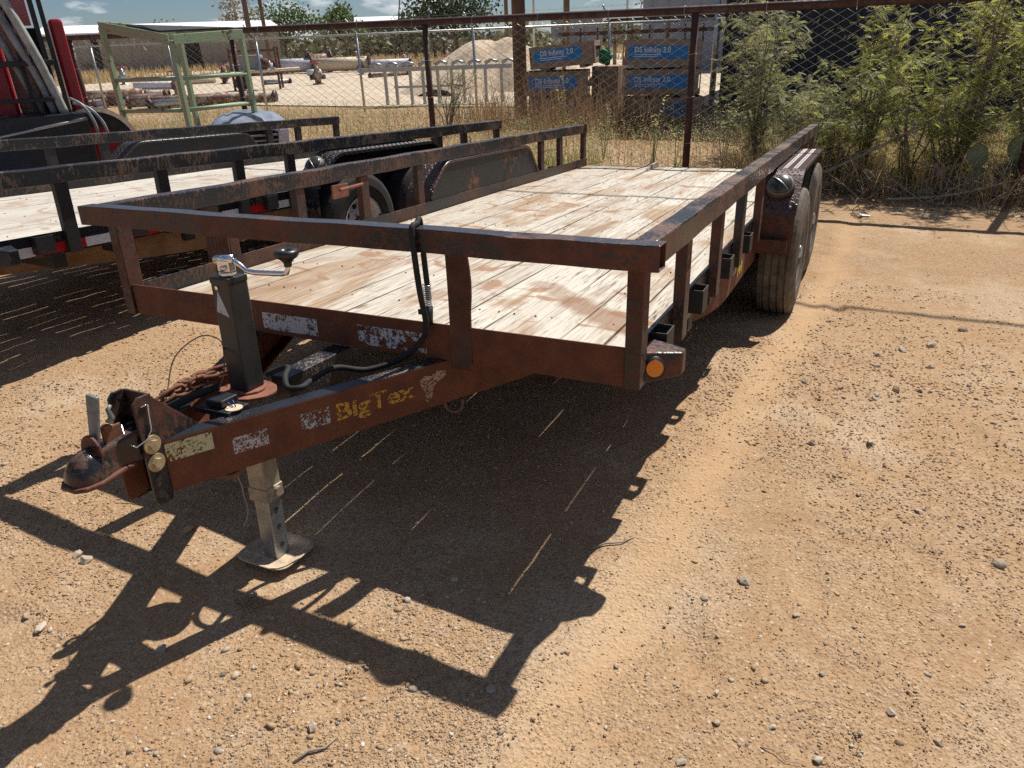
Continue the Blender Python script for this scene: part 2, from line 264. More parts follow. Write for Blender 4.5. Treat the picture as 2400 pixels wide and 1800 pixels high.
# ------------------------------------------------------------------ mesh helpers
class MB:
    def __init__(s): s.v = []; s.f = []
    def add(s, vs, fs):
        o = len(s.v); s.v += [tuple(map(float, p)) for p in vs]; s.f += [tuple(i + o for i in q) for q in fs]; return s
    def box(s, x0, x1, y0, y1, z0, z1):
        return s.add([(x0, y0, z0), (x1, y0, z0), (x1, y1, z0), (x0, y1, z0), (x0, y0, z1), (x1, y0, z1), (x1, y1, z1), (x0, y1, z1)],
                     [(3, 2, 1, 0), (4, 5, 6, 7), (0, 1, 5, 4), (1, 2, 6, 5), (2, 3, 7, 6), (3, 0, 4, 7)])
    def hull8(s, p):  # bottom 4 then top 4
        return s.add(p, [(3, 2, 1, 0), (4, 5, 6, 7), (0, 1, 5, 4), (1, 2, 6, 5), (2, 3, 7, 6), (3, 0, 4, 7)])
    def tube(s, pts, r, n=8, cap=True):
        pts = [Vector(p) for p in pts]; m = len(pts); rs = r if isinstance(r, (list, tuple)) else [r] * m
        vs = []; up = None
        for i, p in enumerate(pts):
            t = (pts[min(i + 1, m - 1)] - pts[max(i - 1, 0)]).normalized()
            if up is None: up = t.orthogonal().normalized()
            u = (up - t * up.dot(t)); u = u.normalized() if u.length > 1e-6 else t.orthogonal().normalized(); up = u; w = t.cross(u)
            for j in range(n):
                a = 2 * math.pi * j / n; vs.append(p + (u * math.cos(a) + w * math.sin(a)) * rs[i])
        fs = [(i * n + j, i * n + (j + 1) % n, (i + 1) * n + (j + 1) % n, (i + 1) * n + j) for i in range(m - 1) for j in range(n)]
        if cap: fs += [tuple(range(n - 1, -1, -1)), tuple((m - 1) * n + j for j in range(n))]
        return s.add(vs, fs)
    def cyl(s, a, b, r, n=16, r2=None): return s.tube([a, b], [r, r if r2 is None else r2], n)
    def poly(s, pts2, axis, d0, d1):
        """prism: polygon pts2 in the plane normal to axis, from d0 to d1"""
        def P(p, d): return (d, p[0], p[1]) if axis == 'x' else ((p[0], d, p[1]) if axis == 'y' else (p[0], p[1], d))
        n = len(pts2); vs = [P(p, d0) for p in pts2] + [P(p, d1) for p in pts2]
        return s.add(vs, [tuple(range(n - 1, -1, -1)), tuple(range(n, 2 * n))] + [(i, (i + 1) % n, n + (i + 1) % n, n + i) for i in range(n)])
    def lathe(s, prof, c=(0, 0, 0), axis='x', n=40, closed=False):
        vs = []; m = len(prof)
        for i in range(n):
            a = 2 * math.pi * i / n; ca, sa = math.cos(a), math.sin(a)
            for d, r in prof:
                q = (d, r * ca, r * sa) if axis == 'x' else ((r * ca, d, r * sa) if axis == 'y' else (r * ca, r * sa, d))
                vs.append((q[0] + c[0], q[1] + c[1], q[2] + c[2]))
        k = m if closed else m - 1
        return s.add(vs, [(i * m + j, i * m + (j + 1) % m, ((i + 1) % n) * m + (j + 1) % m, ((i + 1) % n) * m + j) for i in range(n) for j in range(k)])
    def sweep(s, path, prof):
        """closed profile (n inward offset, z) along a plan path"""
        P = [Vector((p[0], p[1])) for p in path]; m = len(P); vs = []
        for i in range(m):
            d1 = (P[i] - P[i - 1]).normalized() if i else (P[1] - P[0]).normalized(); d2 = (P[i + 1] - P[i]).normalized() if i < m - 1 else d1
            t = (d1 + d2).normalized(); nrm = Vector((-t.y, t.x)); sc = 1 / max(0.3, t.dot(d1))
            for o, z in prof: vs.append((P[i].x + nrm.x * o * sc, P[i].y + nrm.y * o * sc, z))
        k = len(prof)
        fs = [(i * k + j, i * k + (j + 1) % k, (i + 1) * k + (j + 1) % k, (i + 1) * k + j) for i in range(m - 1) for j in range(k)]
        return s.add(vs, fs + [tuple(range(k - 1, -1, -1)), tuple((m - 1) * k + j for j in range(k))])
    def xf(s, mat):
        s.v = [tuple(mat @ Vector(p)) for p in s.v]; return s
    def mesh(s, name, smooth=False):
        me = bpy.data.meshes.new(name); me.from_pydata(s.v, [], s.f); me.update()
        if smooth: me.shade_smooth()
        return me
    def build(s, name, mat, parent=None, smooth=False, bevel=0.0):
        return put(name, s.mesh(name, smooth), mat, parent, bevel, smooth)
def put(name, me, mat, parent=None, bevel=0.0, smooth=False):
    o = bpy.data.objects.new(name, me); COL.objects.link(o)
    if mat and not me.materials: me.materials.append(M[mat])
    if parent: o.parent = parent
    if bevel:
        b = o.modifiers.new('bevel', 'BEVEL'); b.width = bevel; b.segments = 2; b.limit_method = 'ANGLE'; b.angle_limit = R(40)
    return o
def npmesh(name, V, F, smooth=False):
    me = bpy.data.meshes.new(name); V = np.asarray(V, np.float32); F = np.asarray(F, np.int32); k = F.shape[1]
    me.vertices.add(len(V)); me.vertices.foreach_set('co', V.ravel()); me.loops.add(F.size); me.loops.foreach_set('vertex_index', F.ravel())
    me.polygons.add(len(F)); me.polygons.foreach_set('loop_start', np.arange(0, F.size, k, dtype=np.int32))
    me.update(calc_edges=True)
    if smooth: me.shade_smooth()
    return me
def thing(name, label, cat, loc=(0, 0, 0), rz=0, group=None):
    o = bpy.data.objects.new(name, None); COL.objects.link(o); o.location = loc; o.rotation_euler = (0, 0, rz); o.empty_display_size = 0.1
    return tag(o, label, cat, group)
def tag(o, label=None, cat=None, group=None, kind=None):
    if label: o['label'] = label
    if cat: o['category'] = cat
    if group: o['group'] = group
    if kind: o['kind'] = kind
    return o
def text_mb(s, size, bold=0.0):
    cu = bpy.data.curves.new('t', 'FONT'); cu.body = s; cu.size = size; cu.resolution_u = 3; cu.offset = bold
    ob = bpy.data.objects.new('t', cu); COL.objects.link(ob); dg = bpy.context.evaluated_depsgraph_get()
    me = bpy.data.meshes.new_from_object(ob.evaluated_get(dg)); mb = MB()
    mb.add([tuple(v.co) for v in me.vertices], [tuple(p.vertices) for p in me.polygons])
    bpy.data.objects.remove(ob); bpy.data.curves.remove(cu); bpy.data.meshes.remove(me)
    xs = [v[0] for v in mb.v]; mb.w = max(xs) - min(xs); mb.x0 = min(xs); return mb
def vnoise(x, y, seed=0):
    xi = np.floor(x).astype(np.int64); yi = np.floor(y).astype(np.int64); fx = x - xi; fy = y - yi; fx = fx * fx * (3 - 2 * fx); fy = fy * fy * (3 - 2 * fy)
    def hsh(a, b):
        h = (a * 374761393 + b * 668265263 + seed * 974711) & 0x7fffffff; h = ((h ^ (h >> 13)) * 1274126177) & 0x7fffffff; return ((h ^ (h >> 16)) & 0xffff) / 65535.0
    return (hsh(xi, yi) * (1 - fx) + hsh(xi + 1, yi) * fx) * (1 - fy) + (hsh(xi, yi + 1) * (1 - fx) + hsh(xi + 1, yi + 1) * fx) * fy - 0.5
FEET = [(1.35, -0.25, 1.9), (1.62, 0.15, 1.7), (1.95, 0.35, 2.1), (1.75, 0.95, 1.8), (2.15, 1.25, 1.6), (1.55, 1.35, 2.0), (1.9, 2.4, 1.9), (2.3, 0.75, 1.2), (1.55, 3.0, 1.8), (2.2, 3.3, 1.5), (-0.6, -1.0, 0.4), (-1.3, -0.2, 0.6), (0.6, -0.75, 1.0), (1.1, -0.75, 1.4), (2.5, 2.2, 1.7), (1.85, -0.35, 1.5)]
def gz(x, y):
    x = np.asarray(x, float); y = np.asarray(y, float)
    d = -0.135 * np.exp(-((y - 3.2) / 1.2) ** 2) * (1 - 0.08 * np.clip(x, -1.3, 1.3))
    near = np.exp(-(((x) ** 2 + (y + 0.39) ** 2) / 0.06))
    n = vnoise(x * 1.3, y * 1.3, 3) * 0.03 + vnoise(x * 4, y * 4, 5) * 0.013 + vnoise(x * 11, y * 11, 9) * 0.006 + vnoise(x * 26, y * 26, 13) * 0.004
    far = -0.012 * np.exp(-((x - 1.17 - 0.075 * y) / 0.07) ** 2) - 0.010 * np.exp(-((x - 2.32 - 0.11 * y + 0.03 * np.sin(y * 1.7)) / 0.08) ** 2)
    for fx, fy, fa in FEET:
        u = (x - fx) * math.cos(fa) + (y - fy) * math.sin(fa); w = -(x - fx) * math.sin(fa) + (y - fy) * math.cos(fa); e = (u / 0.14) ** 2 + (w / 0.05) ** 2; far = far - 0.016 * np.exp(-e * e) + 0.006 * np.exp(-((np.sqrt(e) - 1.35) / 0.25) ** 2)
    return d + n * (1 - near) + far - 0.016 * near
def gzf(x, y): return float(gz(np.array([x]), np.array([y]))[0])

# ------------------------------------------------------------------ the ground
def axis(a, b, step, lo, hi, g=1.13):
    c = list(np.arange(a, b + 1e-6, step)); s = step
    while c[-1] < hi: s *= g; c.append(c[-1] + s)
    s = step; h = []
    x = a
    while x > lo: s *= g; x -= s; h.append(x)
    return np.array(h[::-1] + c)
gx = axis(-3.4, 4.4, 0.03, -700, 700); gy = axis(-1.7, 5.2, 0.03, -60, 900)
X, Y = np.meshgrid(gx, gy); nx, ny = len(gx), len(gy)
V = np.stack([X.ravel(), Y.ravel(), gz(X.ravel(), Y.ravel())], 1)
ii = (np.arange(ny - 1)[:, None] * nx + np.arange(nx - 1)[None, :]).ravel()
F = np.stack([ii, ii + 1, ii + nx + 1, ii + nx], 1)
go = put('ground', npmesh('ground', V, F, True), 'packed_dirt'); tag(go, kind='structure')

# pebbles too many to count: one stuff object
def pebble_shapes(k=7):
    out = []
    t = (1 + 5 ** 0.5) / 2
    v = np.array([(-1, t, 0), (1, t, 0), (-1, -t, 0), (1, -t, 0), (0, -1, t), (0, 1, t), (0, -1, -t), (0, 1, -t), (t, 0, -1), (t, 0, 1), (-t, 0, -1), (-t, 0, 1)], float) / 1.9
    f = np.array([(0, 11, 5), (0, 5, 1), (0, 1, 7), (0, 7, 10), (0, 10, 11), (1, 5, 9), (5, 11, 4), (11, 10, 2), (10, 7, 6), (7, 1, 8), (3, 9, 4), (3, 4, 2), (3, 2, 6), (3, 6, 8), (3, 8, 9), (4, 9, 5), (2, 4, 11), (6, 2, 10), (8, 6, 7), (9, 8, 1)])
    for i in range(k):
        r = np.random.default_rng(100 + i); w = v * (1 + r.uniform(-0.42, 0.36, (12, 1))) * np.array([1, r.uniform(0.55, 0.95), r.uniform(0.32, 0.55)]); out.append(w)
    return out, f
PS, PF = pebble_shapes()
def crumb_field():
    r = np.random.default_rng(55); n = 150000
    ang = r.uniform(-0.72, 0.86, n) - 0.46; d = 0.8 * (5.4 / 0.8) ** r.uniform(0, 1, n) ** 0.75; x = CP[0] + d * np.sin(ang); y = CP[1] + d * np.cos(ang); s_ = np.clip(r.lognormal(-5.95, 0.38, n), 0.0014, 0.007) * np.clip(d / 2.2, 0.75, 1.6)
    cl = 1.3 * vnoise(x * 1.5, y * 1.5, 41) + 0.7 * vnoise(x * 5, y * 5, 42); keep = (cl > r.uniform(-0.62, 0.44, n)) & ((np.abs(x - 1.17 - 0.075 * y) > 0.09) | (r.random(n) < 0.35)) & (x ** 2 + (y + 0.40) ** 2 > 0.018); x, y, s_ = x[keep], y[keep], s_[keep]; n = len(x); z = gz(x, y)
    T = np.array([(1, 0, 0), (-1, 0, 0), (0, 1, 0), (0, -1, 0), (0, 0, 0.75), (0, 0, -0.5)]); F0 = np.array([(0, 2, 4), (2, 1, 4), (1, 3, 4), (3, 0, 4), (2, 0, 5), (1, 2, 5), (3, 1, 5), (0, 3, 5)])
    J = 1 + r.uniform(-0.35, 0.35, (n, 6, 1)); a = r.uniform(0, 6.28, n); c, q = np.cos(a)[:, None], np.sin(a)[:, None]; B = T[None] * J; V = np.stack([(B[:, :, 0] * c - B[:, :, 1] * q) * s_[:, None] + x[:, None], (B[:, :, 0] * q + B[:, :, 1] * c) * s_[:, None] + y[:, None], B[:, :, 2] * s_[:, None] + (z + s_ * 0.2)[:, None]], 2).reshape(-1, 3)
    me = npmesh('dirt_crumbs', V, (F0[None] + (np.arange(n) * 6)[:, None, None]).reshape(-1, 3)); pal = np.array([(0.42, 0.286, 0.172), (0.47, 0.334, 0.210), (0.37, 0.242, 0.142), (0.505, 0.398, 0.288)]); C_ = np.repeat(pal[r.choice(4, n, p=[0.36, 0.3, 0.22, 0.12])] * r.uniform(0.85, 1.15, (n, 1)), 6, 0)
    at = me.color_attributes.new('Col', 'FLOAT_COLOR', 'POINT'); at.data.foreach_set('color', np.concatenate([C_, np.ones((len(C_), 1))], 1).astype(np.float32).ravel()); tag(put('dirt_crumbs', me, 'pebble'), 'crumbly grains of tan dirt covering the yard', 'dirt', kind='stuff')
crumb_field()
def pebble_field():
    n = 46000
    ang = rng.uniform(-0.98, 0.52, n); d = 0.75 * (9.5 / 0.75) ** rng.uniform(0, 1, n) ** 0.8
    base = math.atan2(-(-0.40098636) * 1, 0.80691495)
    x = CP[0] + d * np.sin(-0.46 + ang * 1.0 + 0.16); y = CP[1] + d * np.cos(-0.46 + ang * 1.0 + 0.16)
    s = np.clip(rng.lognormal(-5.85, 0.48, n), 0.0016, 0.013)
    s = s * np.where((x < 0.9) & (y < 0.6), 1.22, 0.92) * (1 + 1.1 * (rng.random(n) < 0.03)); clus = vnoise(x * 1.6, y * 1.6, 21) + 0.5 * vnoise(x * 5, y * 5, 22); keep = (clus > rng.uniform(-0.45, 0.55, n)) & (y < 5.6) & ((np.abs(x - 1.17 - 0.075 * y) > 0.10) | (rng.random(n) < 0.25)) & ((x - 0.0) ** 2 + (y + 0.40) ** 2 > 0.018)
    x, y, s = x[keep], y[keep], s[keep]; n = len(x); z = gz(x, y)
    Vs = []; Fs = []; Cs = []; o = 0
    kind = rng.integers(0, len(PS), n); tone = rng.uniform(0, 1, n); yaw = rng.uniform(0, 6.28, n)
    pal = np.array([(0.42, 0.295, 0.175), (0.37, 0.25, 0.14), (0.50, 0.415, 0.305), (0.32, 0.265, 0.205), (0.60, 0.53, 0.43), (0.45, 0.31, 0.165)])
    for k in range(len(PS)):
        m = kind == k; c = int(m.sum())
        if not c: continue
        ca, sa = np.cos(yaw[m])[:, None], np.sin(yaw[m])[:, None]; w = PS[k]
        px = (w[None, :, 0] * ca - w[None, :, 1] * sa) * s[m][:, None] + x[m][:, None]; py = (w[None, :, 0] * sa + w[None, :, 1] * ca) * s[m][:, None] + y[m][:, None]
        pz = w[None, :, 2] * s[m][:, None] + (z[m] + s[m] * 0.14)[:, None]
        Vs.append(np.stack([px, py, pz], 2).reshape(-1, 3)); Fs.append((PF[None] + (o + 12 * np.arange(c))[:, None, None]).reshape(-1, 3)); o += 12 * c
        col = pal[rng.choice(6, c, p=[0.30, 0.24, 0.17, 0.1, 0.07, 0.12])] * rng.uniform(0.8, 1.15, (c, 1)); Cs.append(np.repeat(col, 12, 0))
    me = npmesh('gravel', np.concatenate(Vs), np.concatenate(Fs)); C_ = np.concatenate(Cs)
    at = me.color_attributes.new('Col', 'FLOAT_COLOR', 'POINT'); at.data.foreach_set('color', np.concatenate([C_, np.ones((len(C_), 1))], 1).astype(np.float32).ravel())
    tag(put('gravel', me, 'pebble'), 'loose tan gravel scattered over the dirt yard', 'gravel', kind='stuff')
pebble_field()
# ------------------------------------------------------------------ STONES
STONES = [(1.445, 0.056, 0.0241), (1.93, 0.648, 0.0171), (1.74, 0.684, 0.0154), (2.146, 0.437, 0.0244), (1.354, -0.07, 0.015), (1.605, -0.04, 0.0137), (1.757, -0.025, 0.0083), (2.029, 0.11, 0.0102), (1.189, -0.405, 0.0124), (1.452, -0.401, 0.011), (1.472, -0.492, 0.0119), (1.416, -0.625, 0.0159), (1.851, -0.27, 0.0141), (1.594, -0.445, 0.0108), (1.953, -0.332, 0.0139), (1.872, -0.357, 0.0112), (1.704, -0.491, 0.0154), (1.766, -0.119, 0.0094), (1.391, -0.364, 0.0087), (1.69, -0.23, 0.0103), (1.51, 2.736, 0.0225), (2.215, 2.813, 0.0288), (2.036, 2.46, 0.0294), (1.893, 2.297, 0.0386), (1.78, 2.162, 0.0225), (1.776, 1.984, 0.0216), (2.015, 2.08, 0.0246), (1.861, 1.666, 0.0268), (1.963, 1.711, 0.0181), (1.784, 1.584, 0.0197), (1.769, 1.537, 0.0162), (2.083, 1.796, 0.0139), (1.469, 1.619, 0.0198), (1.628, 1.61, 0.0176), (2.168, 1.864, 0.0141), (2.226, 1.452, 0.015), (1.554, 0.996, 0.0187), (1.765, 1.081, 0.0173), (2.17, 1.613, 0.0144), (1.235, 0.985, 0.0113), (-0.372, -0.433, 0.0234), (-0.405, -0.956, 0.025), (-0.557, -0.695, 0.0236), (-0.609, -0.686, 0.0205), (-0.505, -0.935, 0.0194), (0.233, -0.866, 0.0119), (0.568, -0.905, 0.0157), (0.462, -0.973, 0.0086), (-0.314, -0.947, 0.0122), (-0.0, -0.867, 0.0212), (0.204, -0.647, 0.0125), (0.075, -0.581, 0.0117)]
def stone_meshes():
    out = []
    for i in range(6):
        r = np.random.default_rng(300 + i); v = list(map(tuple, PS[i % 7] * np.array([1.0, 1.0, 1.35]))); me = bpy.data.meshes.new('stone')
        # one subdivision with jitter for a chipped look
        vd = {}; vs = [np.array(p) for p in v]; fs = []
        def mid(a, b):
            k = (min(a, b), max(a, b))
            if k not in vd: vs.append((vs[a] + vs[b]) * 0.5 * (1 + r.uniform(-0.10, 0.16))); vd[k] = len(vs) - 1
            return vd[k]
        for a, b, c in PF: ab, bc, ca = mid(a, b), mid(b, c), mid(c, a); fs += [(a, ab, ca), (b, bc, ab), (c, ca, bc), (ab, bc, ca)]
        me.from_pydata([tuple(p) for p in vs], [], [tuple(map(int, f)) for f in fs]); me.materials.append(M['stone']); out.append(me)
    return out
SM = stone_meshes()
SPECIAL = {0: 'largest grey stone lying alone on the sunlit dirt', 3: 'flat pale stone at the right edge of the dirt', 23: 'biggest dark stone in the cluster ahead of the tyre',
           40: 'brown stone in the trailer shadow behind the coupler', 41: 'flat grey stone at the left edge by the drawbar shadow', 21: 'round brown stone on the far dirt near the cable shadow',
           46: 'angular pale stone by the dry stick at the bottom', 11: 'reddish stone cut by the bottom edge'}
ORD = ['leftmost', 'second from left', 'third from left', 'fourth from left', 'fifth from left', 'sixth from left', 'seventh from left', 'eighth from left', 'ninth from left', 'tenth from left', 'eleventh from left', 'twelfth from left', 'rightmost']
def zone(x, y): return 'left of the drawbar shadow' if x < -0.2 else ('on the dirt below the drawbar shadow' if x < 1.0 else ('on the dirt at the bottom edge' if y < -0.2 else ('on the dirt right of the rail shadow' if y < 0.75 else ('in the loose stones midway to the wheel' if y < 1.75 else 'on the far dirt level with the wheel'))))
ZN = {}
for i, (x, y, s) in enumerate(STONES):
    if i not in SPECIAL: ZN.setdefault(zone(x, y), []).append((math.atan2(x - CP[0], y - CP[1]), i))
SL = {i: ORD[k] + ' of the small stones ' + z for z, l in ZN.items() for k, (a, i) in enumerate(sorted(l))}
for i, (x, y, s) in enumerate(STONES):
    o = put('stone', SM[i % 6], None); o.location = (x, y, gzf(x, y) + s * 0.25); sc = s * 0.95; o.scale = (sc, sc * random.uniform(0.8, 1.1), sc * random.uniform(0.8, 1.1)); o.rotation_euler = (random.uniform(-0.3, 0.3), random.uniform(-0.3, 0.3), random.uniform(0, 6.28))
    tag(o, SPECIAL.get(i) or SL[i], 'stone', 'loose stones on the dirt')

# ------------------------------------------------------------------ the trailers
def skylit_top(o, top):  # upward faces get the material with the sky sheen in its colour
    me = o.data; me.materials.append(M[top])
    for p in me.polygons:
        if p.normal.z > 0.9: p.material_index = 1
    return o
def hollow_x(mb, x0, x1, y0, y1, z0, z1, t=0.005, dent=None):
    n = 47; xs = np.linspace(x0, x1, n); vs = []; fs = []
    for i, x in enumerate(xs):
        w = 0.0016 * math.sin(x * 5.3) + 0.0008 * math.sin(x * 17); e = 0.0
        if dent is not None: e = math.exp(-((x - dent) / 0.045) ** 2)
        o = [(y0, z0 + w), (y1, z0 + w), (y1, z1 + w), (y0 + 0.007 * e, z1 + w - 0.010 * e)]; q = [(y0 + t, z0 + t + w), (y1 - t, z0 + t + w), (y1 - t, z1 - t + w), (y0 + t, z1 - t + w)]
        vs += [(x, *p) for p in o] + [(x, *p) for p in q]
    for i in range(n - 1):
        for a in range(4):
            b = (a + 1) % 4; c, d = 8 * i, 8 * i + 8; fs += [(c + a, c + b, d + b, d + a), (c + 4 + b, c + 4 + a, d + 4 + a, d + 4 + b)]
    for a in range(4):
        b = (a + 1) % 4; d = 8 * (n - 1); fs += [(b, a, 4 + a, 4 + b), (d + a, d + b, d + 4 + b, d + 4 + a)]
    return mb.add(vs, fs)
def ribbed(prof, th):
    """thickened open polyline in (y,z)"""
    P = [Vector(p) for p in prof]; inn = []
    for i in range(len(P)):
        d1 = (P[i] - P[i - 1]).normalized() if i else (P[1] - P[0]).normalized(); d2 = (P[i + 1] - P[i]).normalized() if i < len(P) - 1 else d1
        t = (d1 + d2).normalized(); n = Vector((t.y, -t.x)); inn.append(P[i] + n * th / max(0.4, t.dot(d1)))
    return [tuple(p) for p in P] + [tuple(p) for p in reversed(inn)]
def round_path(pts, r=0.05, n=4):
    out = [pts[0]]
    for a, b, c in zip(pts, pts[1:], pts[2:]):
        a, b, c = Vector(a), Vector(b), Vector(c); p = b + (a - b).normalized() * r; q = b + (c - b).normalized() * r
        for k in range(n + 1):
            t = k / n; out.append(tuple(p * (1 - t) ** 2 + b * 2 * t * (1 - t) + q * t * t))
    return out + [pts[-1]]
def tyre_mesh():
    w = 0.10; pr = [(-0.078, 0.205), (-0.088, 0.235), (-0.094, 0.29), (-0.094, 0.345), (-0.084, 0.374)]
    for g in (-0.055, -0.019, 0.019, 0.055): pr += [(g - 0.006, 0.3845), (g - 0.004, 0.374), (g + 0.004, 0.374), (g + 0.006, 0.3845)]
    pr += [(0.084, 0.374), (0.098, 0.345), (0.106, 0.29), (0.102, 0.235), (0.085, 0.205)]
    return MB().lathe(pr, n=64).mesh('tyre', False)
def rim_mesh():
    return MB().lathe([(0.085, 0.206), (0.095, 0.212), (0.09, 0.196), (0.06, 0.188), (0.03, 0.175), (0.025, 0.15), (0.042, 0.11), (0.052, 0.085), (0.052, 0.06), (0.02, 0.058), (-0.085, 0.19), (-0.09, 0.206)], n=48).mesh('rim', True)
TY = tyre_mesh(); TY.materials.append(M['tyre_dusty']); TY2 = TY.copy(); TY2.materials.clear(); TY2.materials.append(M['tyre_black'])
RIM = rim_mesh(); RIM.materials.append(M['rim_dull']); RIM2 = RIM.copy(); RIM2.materials.clear(); RIM2.materials.append(M['white_rim'])
hub = MB(); hub.lathe([(0.10, 0.0), (0.10, 0.03), (0.092, 0.04), (0.03, 0.042)], n=20); HUB = hub.mesh('hub', True); HUB.materials.append(M['galvanised'])
hl = MB()
for k in range(8):
    a = k * math.pi / 4; hl.cyl((0.026, math.cos(a) * 0.135, math.sin(a) * 0.135), (0.042, math.cos(a) * 0.135, math.sin(a) * 0.135), 0.019, 10)
HOLES = hl.mesh('hand_hole', True); HOLES.materials.append(M['dark_recess'])
nl = MB()
for k in range(8):
    a = (k + 0.5) * math.pi / 4; nl.cyl((0.045, math.cos(a) * 0.08, math.sin(a) * 0.08), (0.066, math.cos(a) * 0.08, math.sin(a) * 0.08), 0.010, 6)
NUTS = nl.mesh('lug_nut', False); NUTS.materials.append(M['chrome'])
def wheel(parent, x, y, z, side, white):
    t = put('wheel', TY2 if white else TY, None, parent); t.location = (x, y, z); t.scale = (side * 1.1, 1, 1); t.rotation_euler = (random.uniform(0, 3), 0, 0)
    for nm, me in (('rim', RIM2 if white else RIM), ('hub', HUB), ('hand_hole', HOLES), ('lug_nut', NUTS)): put(nm, me, None, t)

def make_trailer(root, L, s, wy, fy, mats, main):
    """trailer frame: x across, y to the rear, z up from the bottom of the front channel"""
    xi, xo, X = 1.054 * s, 1.121 * s, 1.144 * s
    T = 0.443; fm, rm, pm, cm, plank, tread, fpl = mats
    mb = MB(); hollow_x(mb, -X, X, 0, 0.067, T - 0.072, T, 0.005, 0.746 if main else None); skylit_top(mb.build('front_rail', fm, root, bevel=0.004), 'rail_top_skylit' if main else 'black_top_skylit')
    for sd in (-1, 1):
        a, b = sorted((sd * xi, sd * xo)); m = MB()
        n = 26; ys = np.linspace(0.067, L, n); vs = []
        for i, y in enumerate(ys):
            j = 0.0025 * math.sin(i * 2.1 + sd) if 0 < i < n - 1 else 0
            vs += [(a, y, T - 0.081 + j), (b, y, T - 0.081 + j), (b, y, T + j), (a, y, T + j)]
        fs = [(4 * i + k, 4 * i + (k + 1) % 4, 4 * i + 4 + (k + 1) % 4, 4 * i + 4 + k) for i in range(n - 1) for k in range(4)] + [(3, 2, 1, 0), (4 * n - 4, 4 * n - 3, 4 * n - 2, 4 * n - 1)]
        m.add(vs, fs); skylit_top(m.build('side_rail', rm, root, bevel=0.006), 'rail_top_skylit' if main else 'black_top_skylit')
        # corner and side posts
        c0, c1 = sorted((sd * (xo - 0.033 - 0.049), sd * (xo - 0.033)))
        MB().box(c0, c1, 0.0675, 0.135, 0.0, T - 0.0815).build('post', pm, root, bevel=0.003)
        q0, q1 = sorted((sd * (xi + 0.0065), sd * (xi + 0.046)))
        for y in POSTS(L): MB().box(q0, q1, y - 0.035, y + 0.035, 0.002, T - 0.0815).build('post', pm, root, bevel=0.003)
        # edge angle
        a0, a1 = sorted((sd * xi, sd * (xi + 0.006))); e = MB().box(a0, a1, 0.085, L, 0.0, 0.116)
        b0, b1 = sorted((sd * (xi - 0.06), sd * (xi - 0.0005))); e.box(b0, b1, 0.09, L - 0.005, 0.0, 0.004); e.build('edge_angle', rm, root, bevel=0.0015)
        # stake pockets: open-topped
        for y in POCKETS(L):
            k = MB(); p0, p1 = xi + 0.0065, xi + 0.058; t = 0.005
            for (u0, u1, v0, v1) in ((p0, p1, y, y + t), (p0, p1, y + 0.095 - t, y + 0.095), (p1 - t, p1, y + t, y + 0.095 - t)):
                k.box(*sorted((sd * u0, sd * u1)), v0, v1, 0.025, 0.115)
            k.build('stake_pocket', 'black_steel', root, bevel=0.001)
        # fender, its inner plate and end skirts
        y0, y1, y2, y3 = fy; f0, f1 = xi + 0.012, xi + 0.208
        pr = round_path([(y0 - 0.03, -0.085), (y0 - 0.025, 0.17), (y1, 0.352), (y2, 0.352), (y3, 0.10), (y3 + 0.01, -0.02)], 0.07)
        top = [p for p in pr if p[1] > 0.12]; low = [p for p in pr if p[1] <= 0.14]
        fe = MB().poly(ribbed(top, 0.005), 'x', *sorted((sd * f0, sd * f1))).build('fender', tread, root)
        MB().poly(ribbed([(y0 - 0.03, -0.085), top[0]], 0.004), 'x', *sorted((sd * f0, sd * f1))).build('fender_skirt', fm, root)
        tv, tf_ = [], []; P_ = [Vector(p) for p in top]; acc = 0.0; nxt = 0.02; row = 0
        for a_, b_ in zip(P_, P_[1:]):
            ln = (b_ - a_).length; t_ = (b_ - a_).normalized(); n_ = Vector((-t_.y, t_.x))
            while nxt < acc + ln:
                q_ = a_ + t_ * (nxt - acc)
                for kx in range(7):
                    xx = f0 + 0.016 + kx * 0.0272 + (0.0136 if row % 2 else 0)
                    if xx > f1 - 0.012: continue
                    sg = 1 if (kx + row) % 2 else -1; o_ = len(tv)
                    for du, dt, up_ in ((0.009, 0.009 * sg, 0), (-0.0035, 0.0035 * sg, 0), (-0.009, -0.009 * sg, 0), (0.0035, -0.0035 * sg, 0), (0, 0, 0.0028)):
                        w_ = q_ + t_ * dt + n_ * (up_ + 0.0003); tv.append((sd * (xx + du), w_.x, w_.y))
                    tf_ += [(o_, o_ + 1, o_ + 4), (o_ + 1, o_ + 2, o_ + 4), (o_ + 2, o_ + 3, o_ + 4), (o_ + 3, o_, o_ + 4)]
                nxt += 0.026; row += 1
            acc += ln
        tag(MB().add(tv, tf_).build('tread_stud', 'stud_steel', fe), kind='stuff')
        lip = ribbed(top, 0.02); MB().poly(lip, 'x', *sorted((sd * (f1 + 0.0005), sd * (f1 + 0.004)))).build('fender_lip', tread, fe)
        ip = [(y0, 0.03)] + top + [(y3, 0.03)]; MB().poly(ip, 'x', *sorted((sd * (f0 - 0.004), sd * (f0 - 0.0005)))).build('fender_plate', fpl, root)
        edge = MB(); edge.tube([(sd * (f0 - 0.004), p[0], p[1] - 0.006) for p in top], 0.012, 6); edge.build('fender_bead', tread, fe, True)
        MB().box(*sorted((sd * (xi + 0.0065), sd * (f1 - 0.02))), y0 - 0.085, y0 - 0.035, -0.06, 0.005).build('fender_bracket', fm, root, bevel=0.003)
        for i, y in enumerate(wy): wheel(root, sd * (xi + 0.122), y, -0.163 + (0.062 * i if main else -0.02 + 0.02 * i), sd, not main)
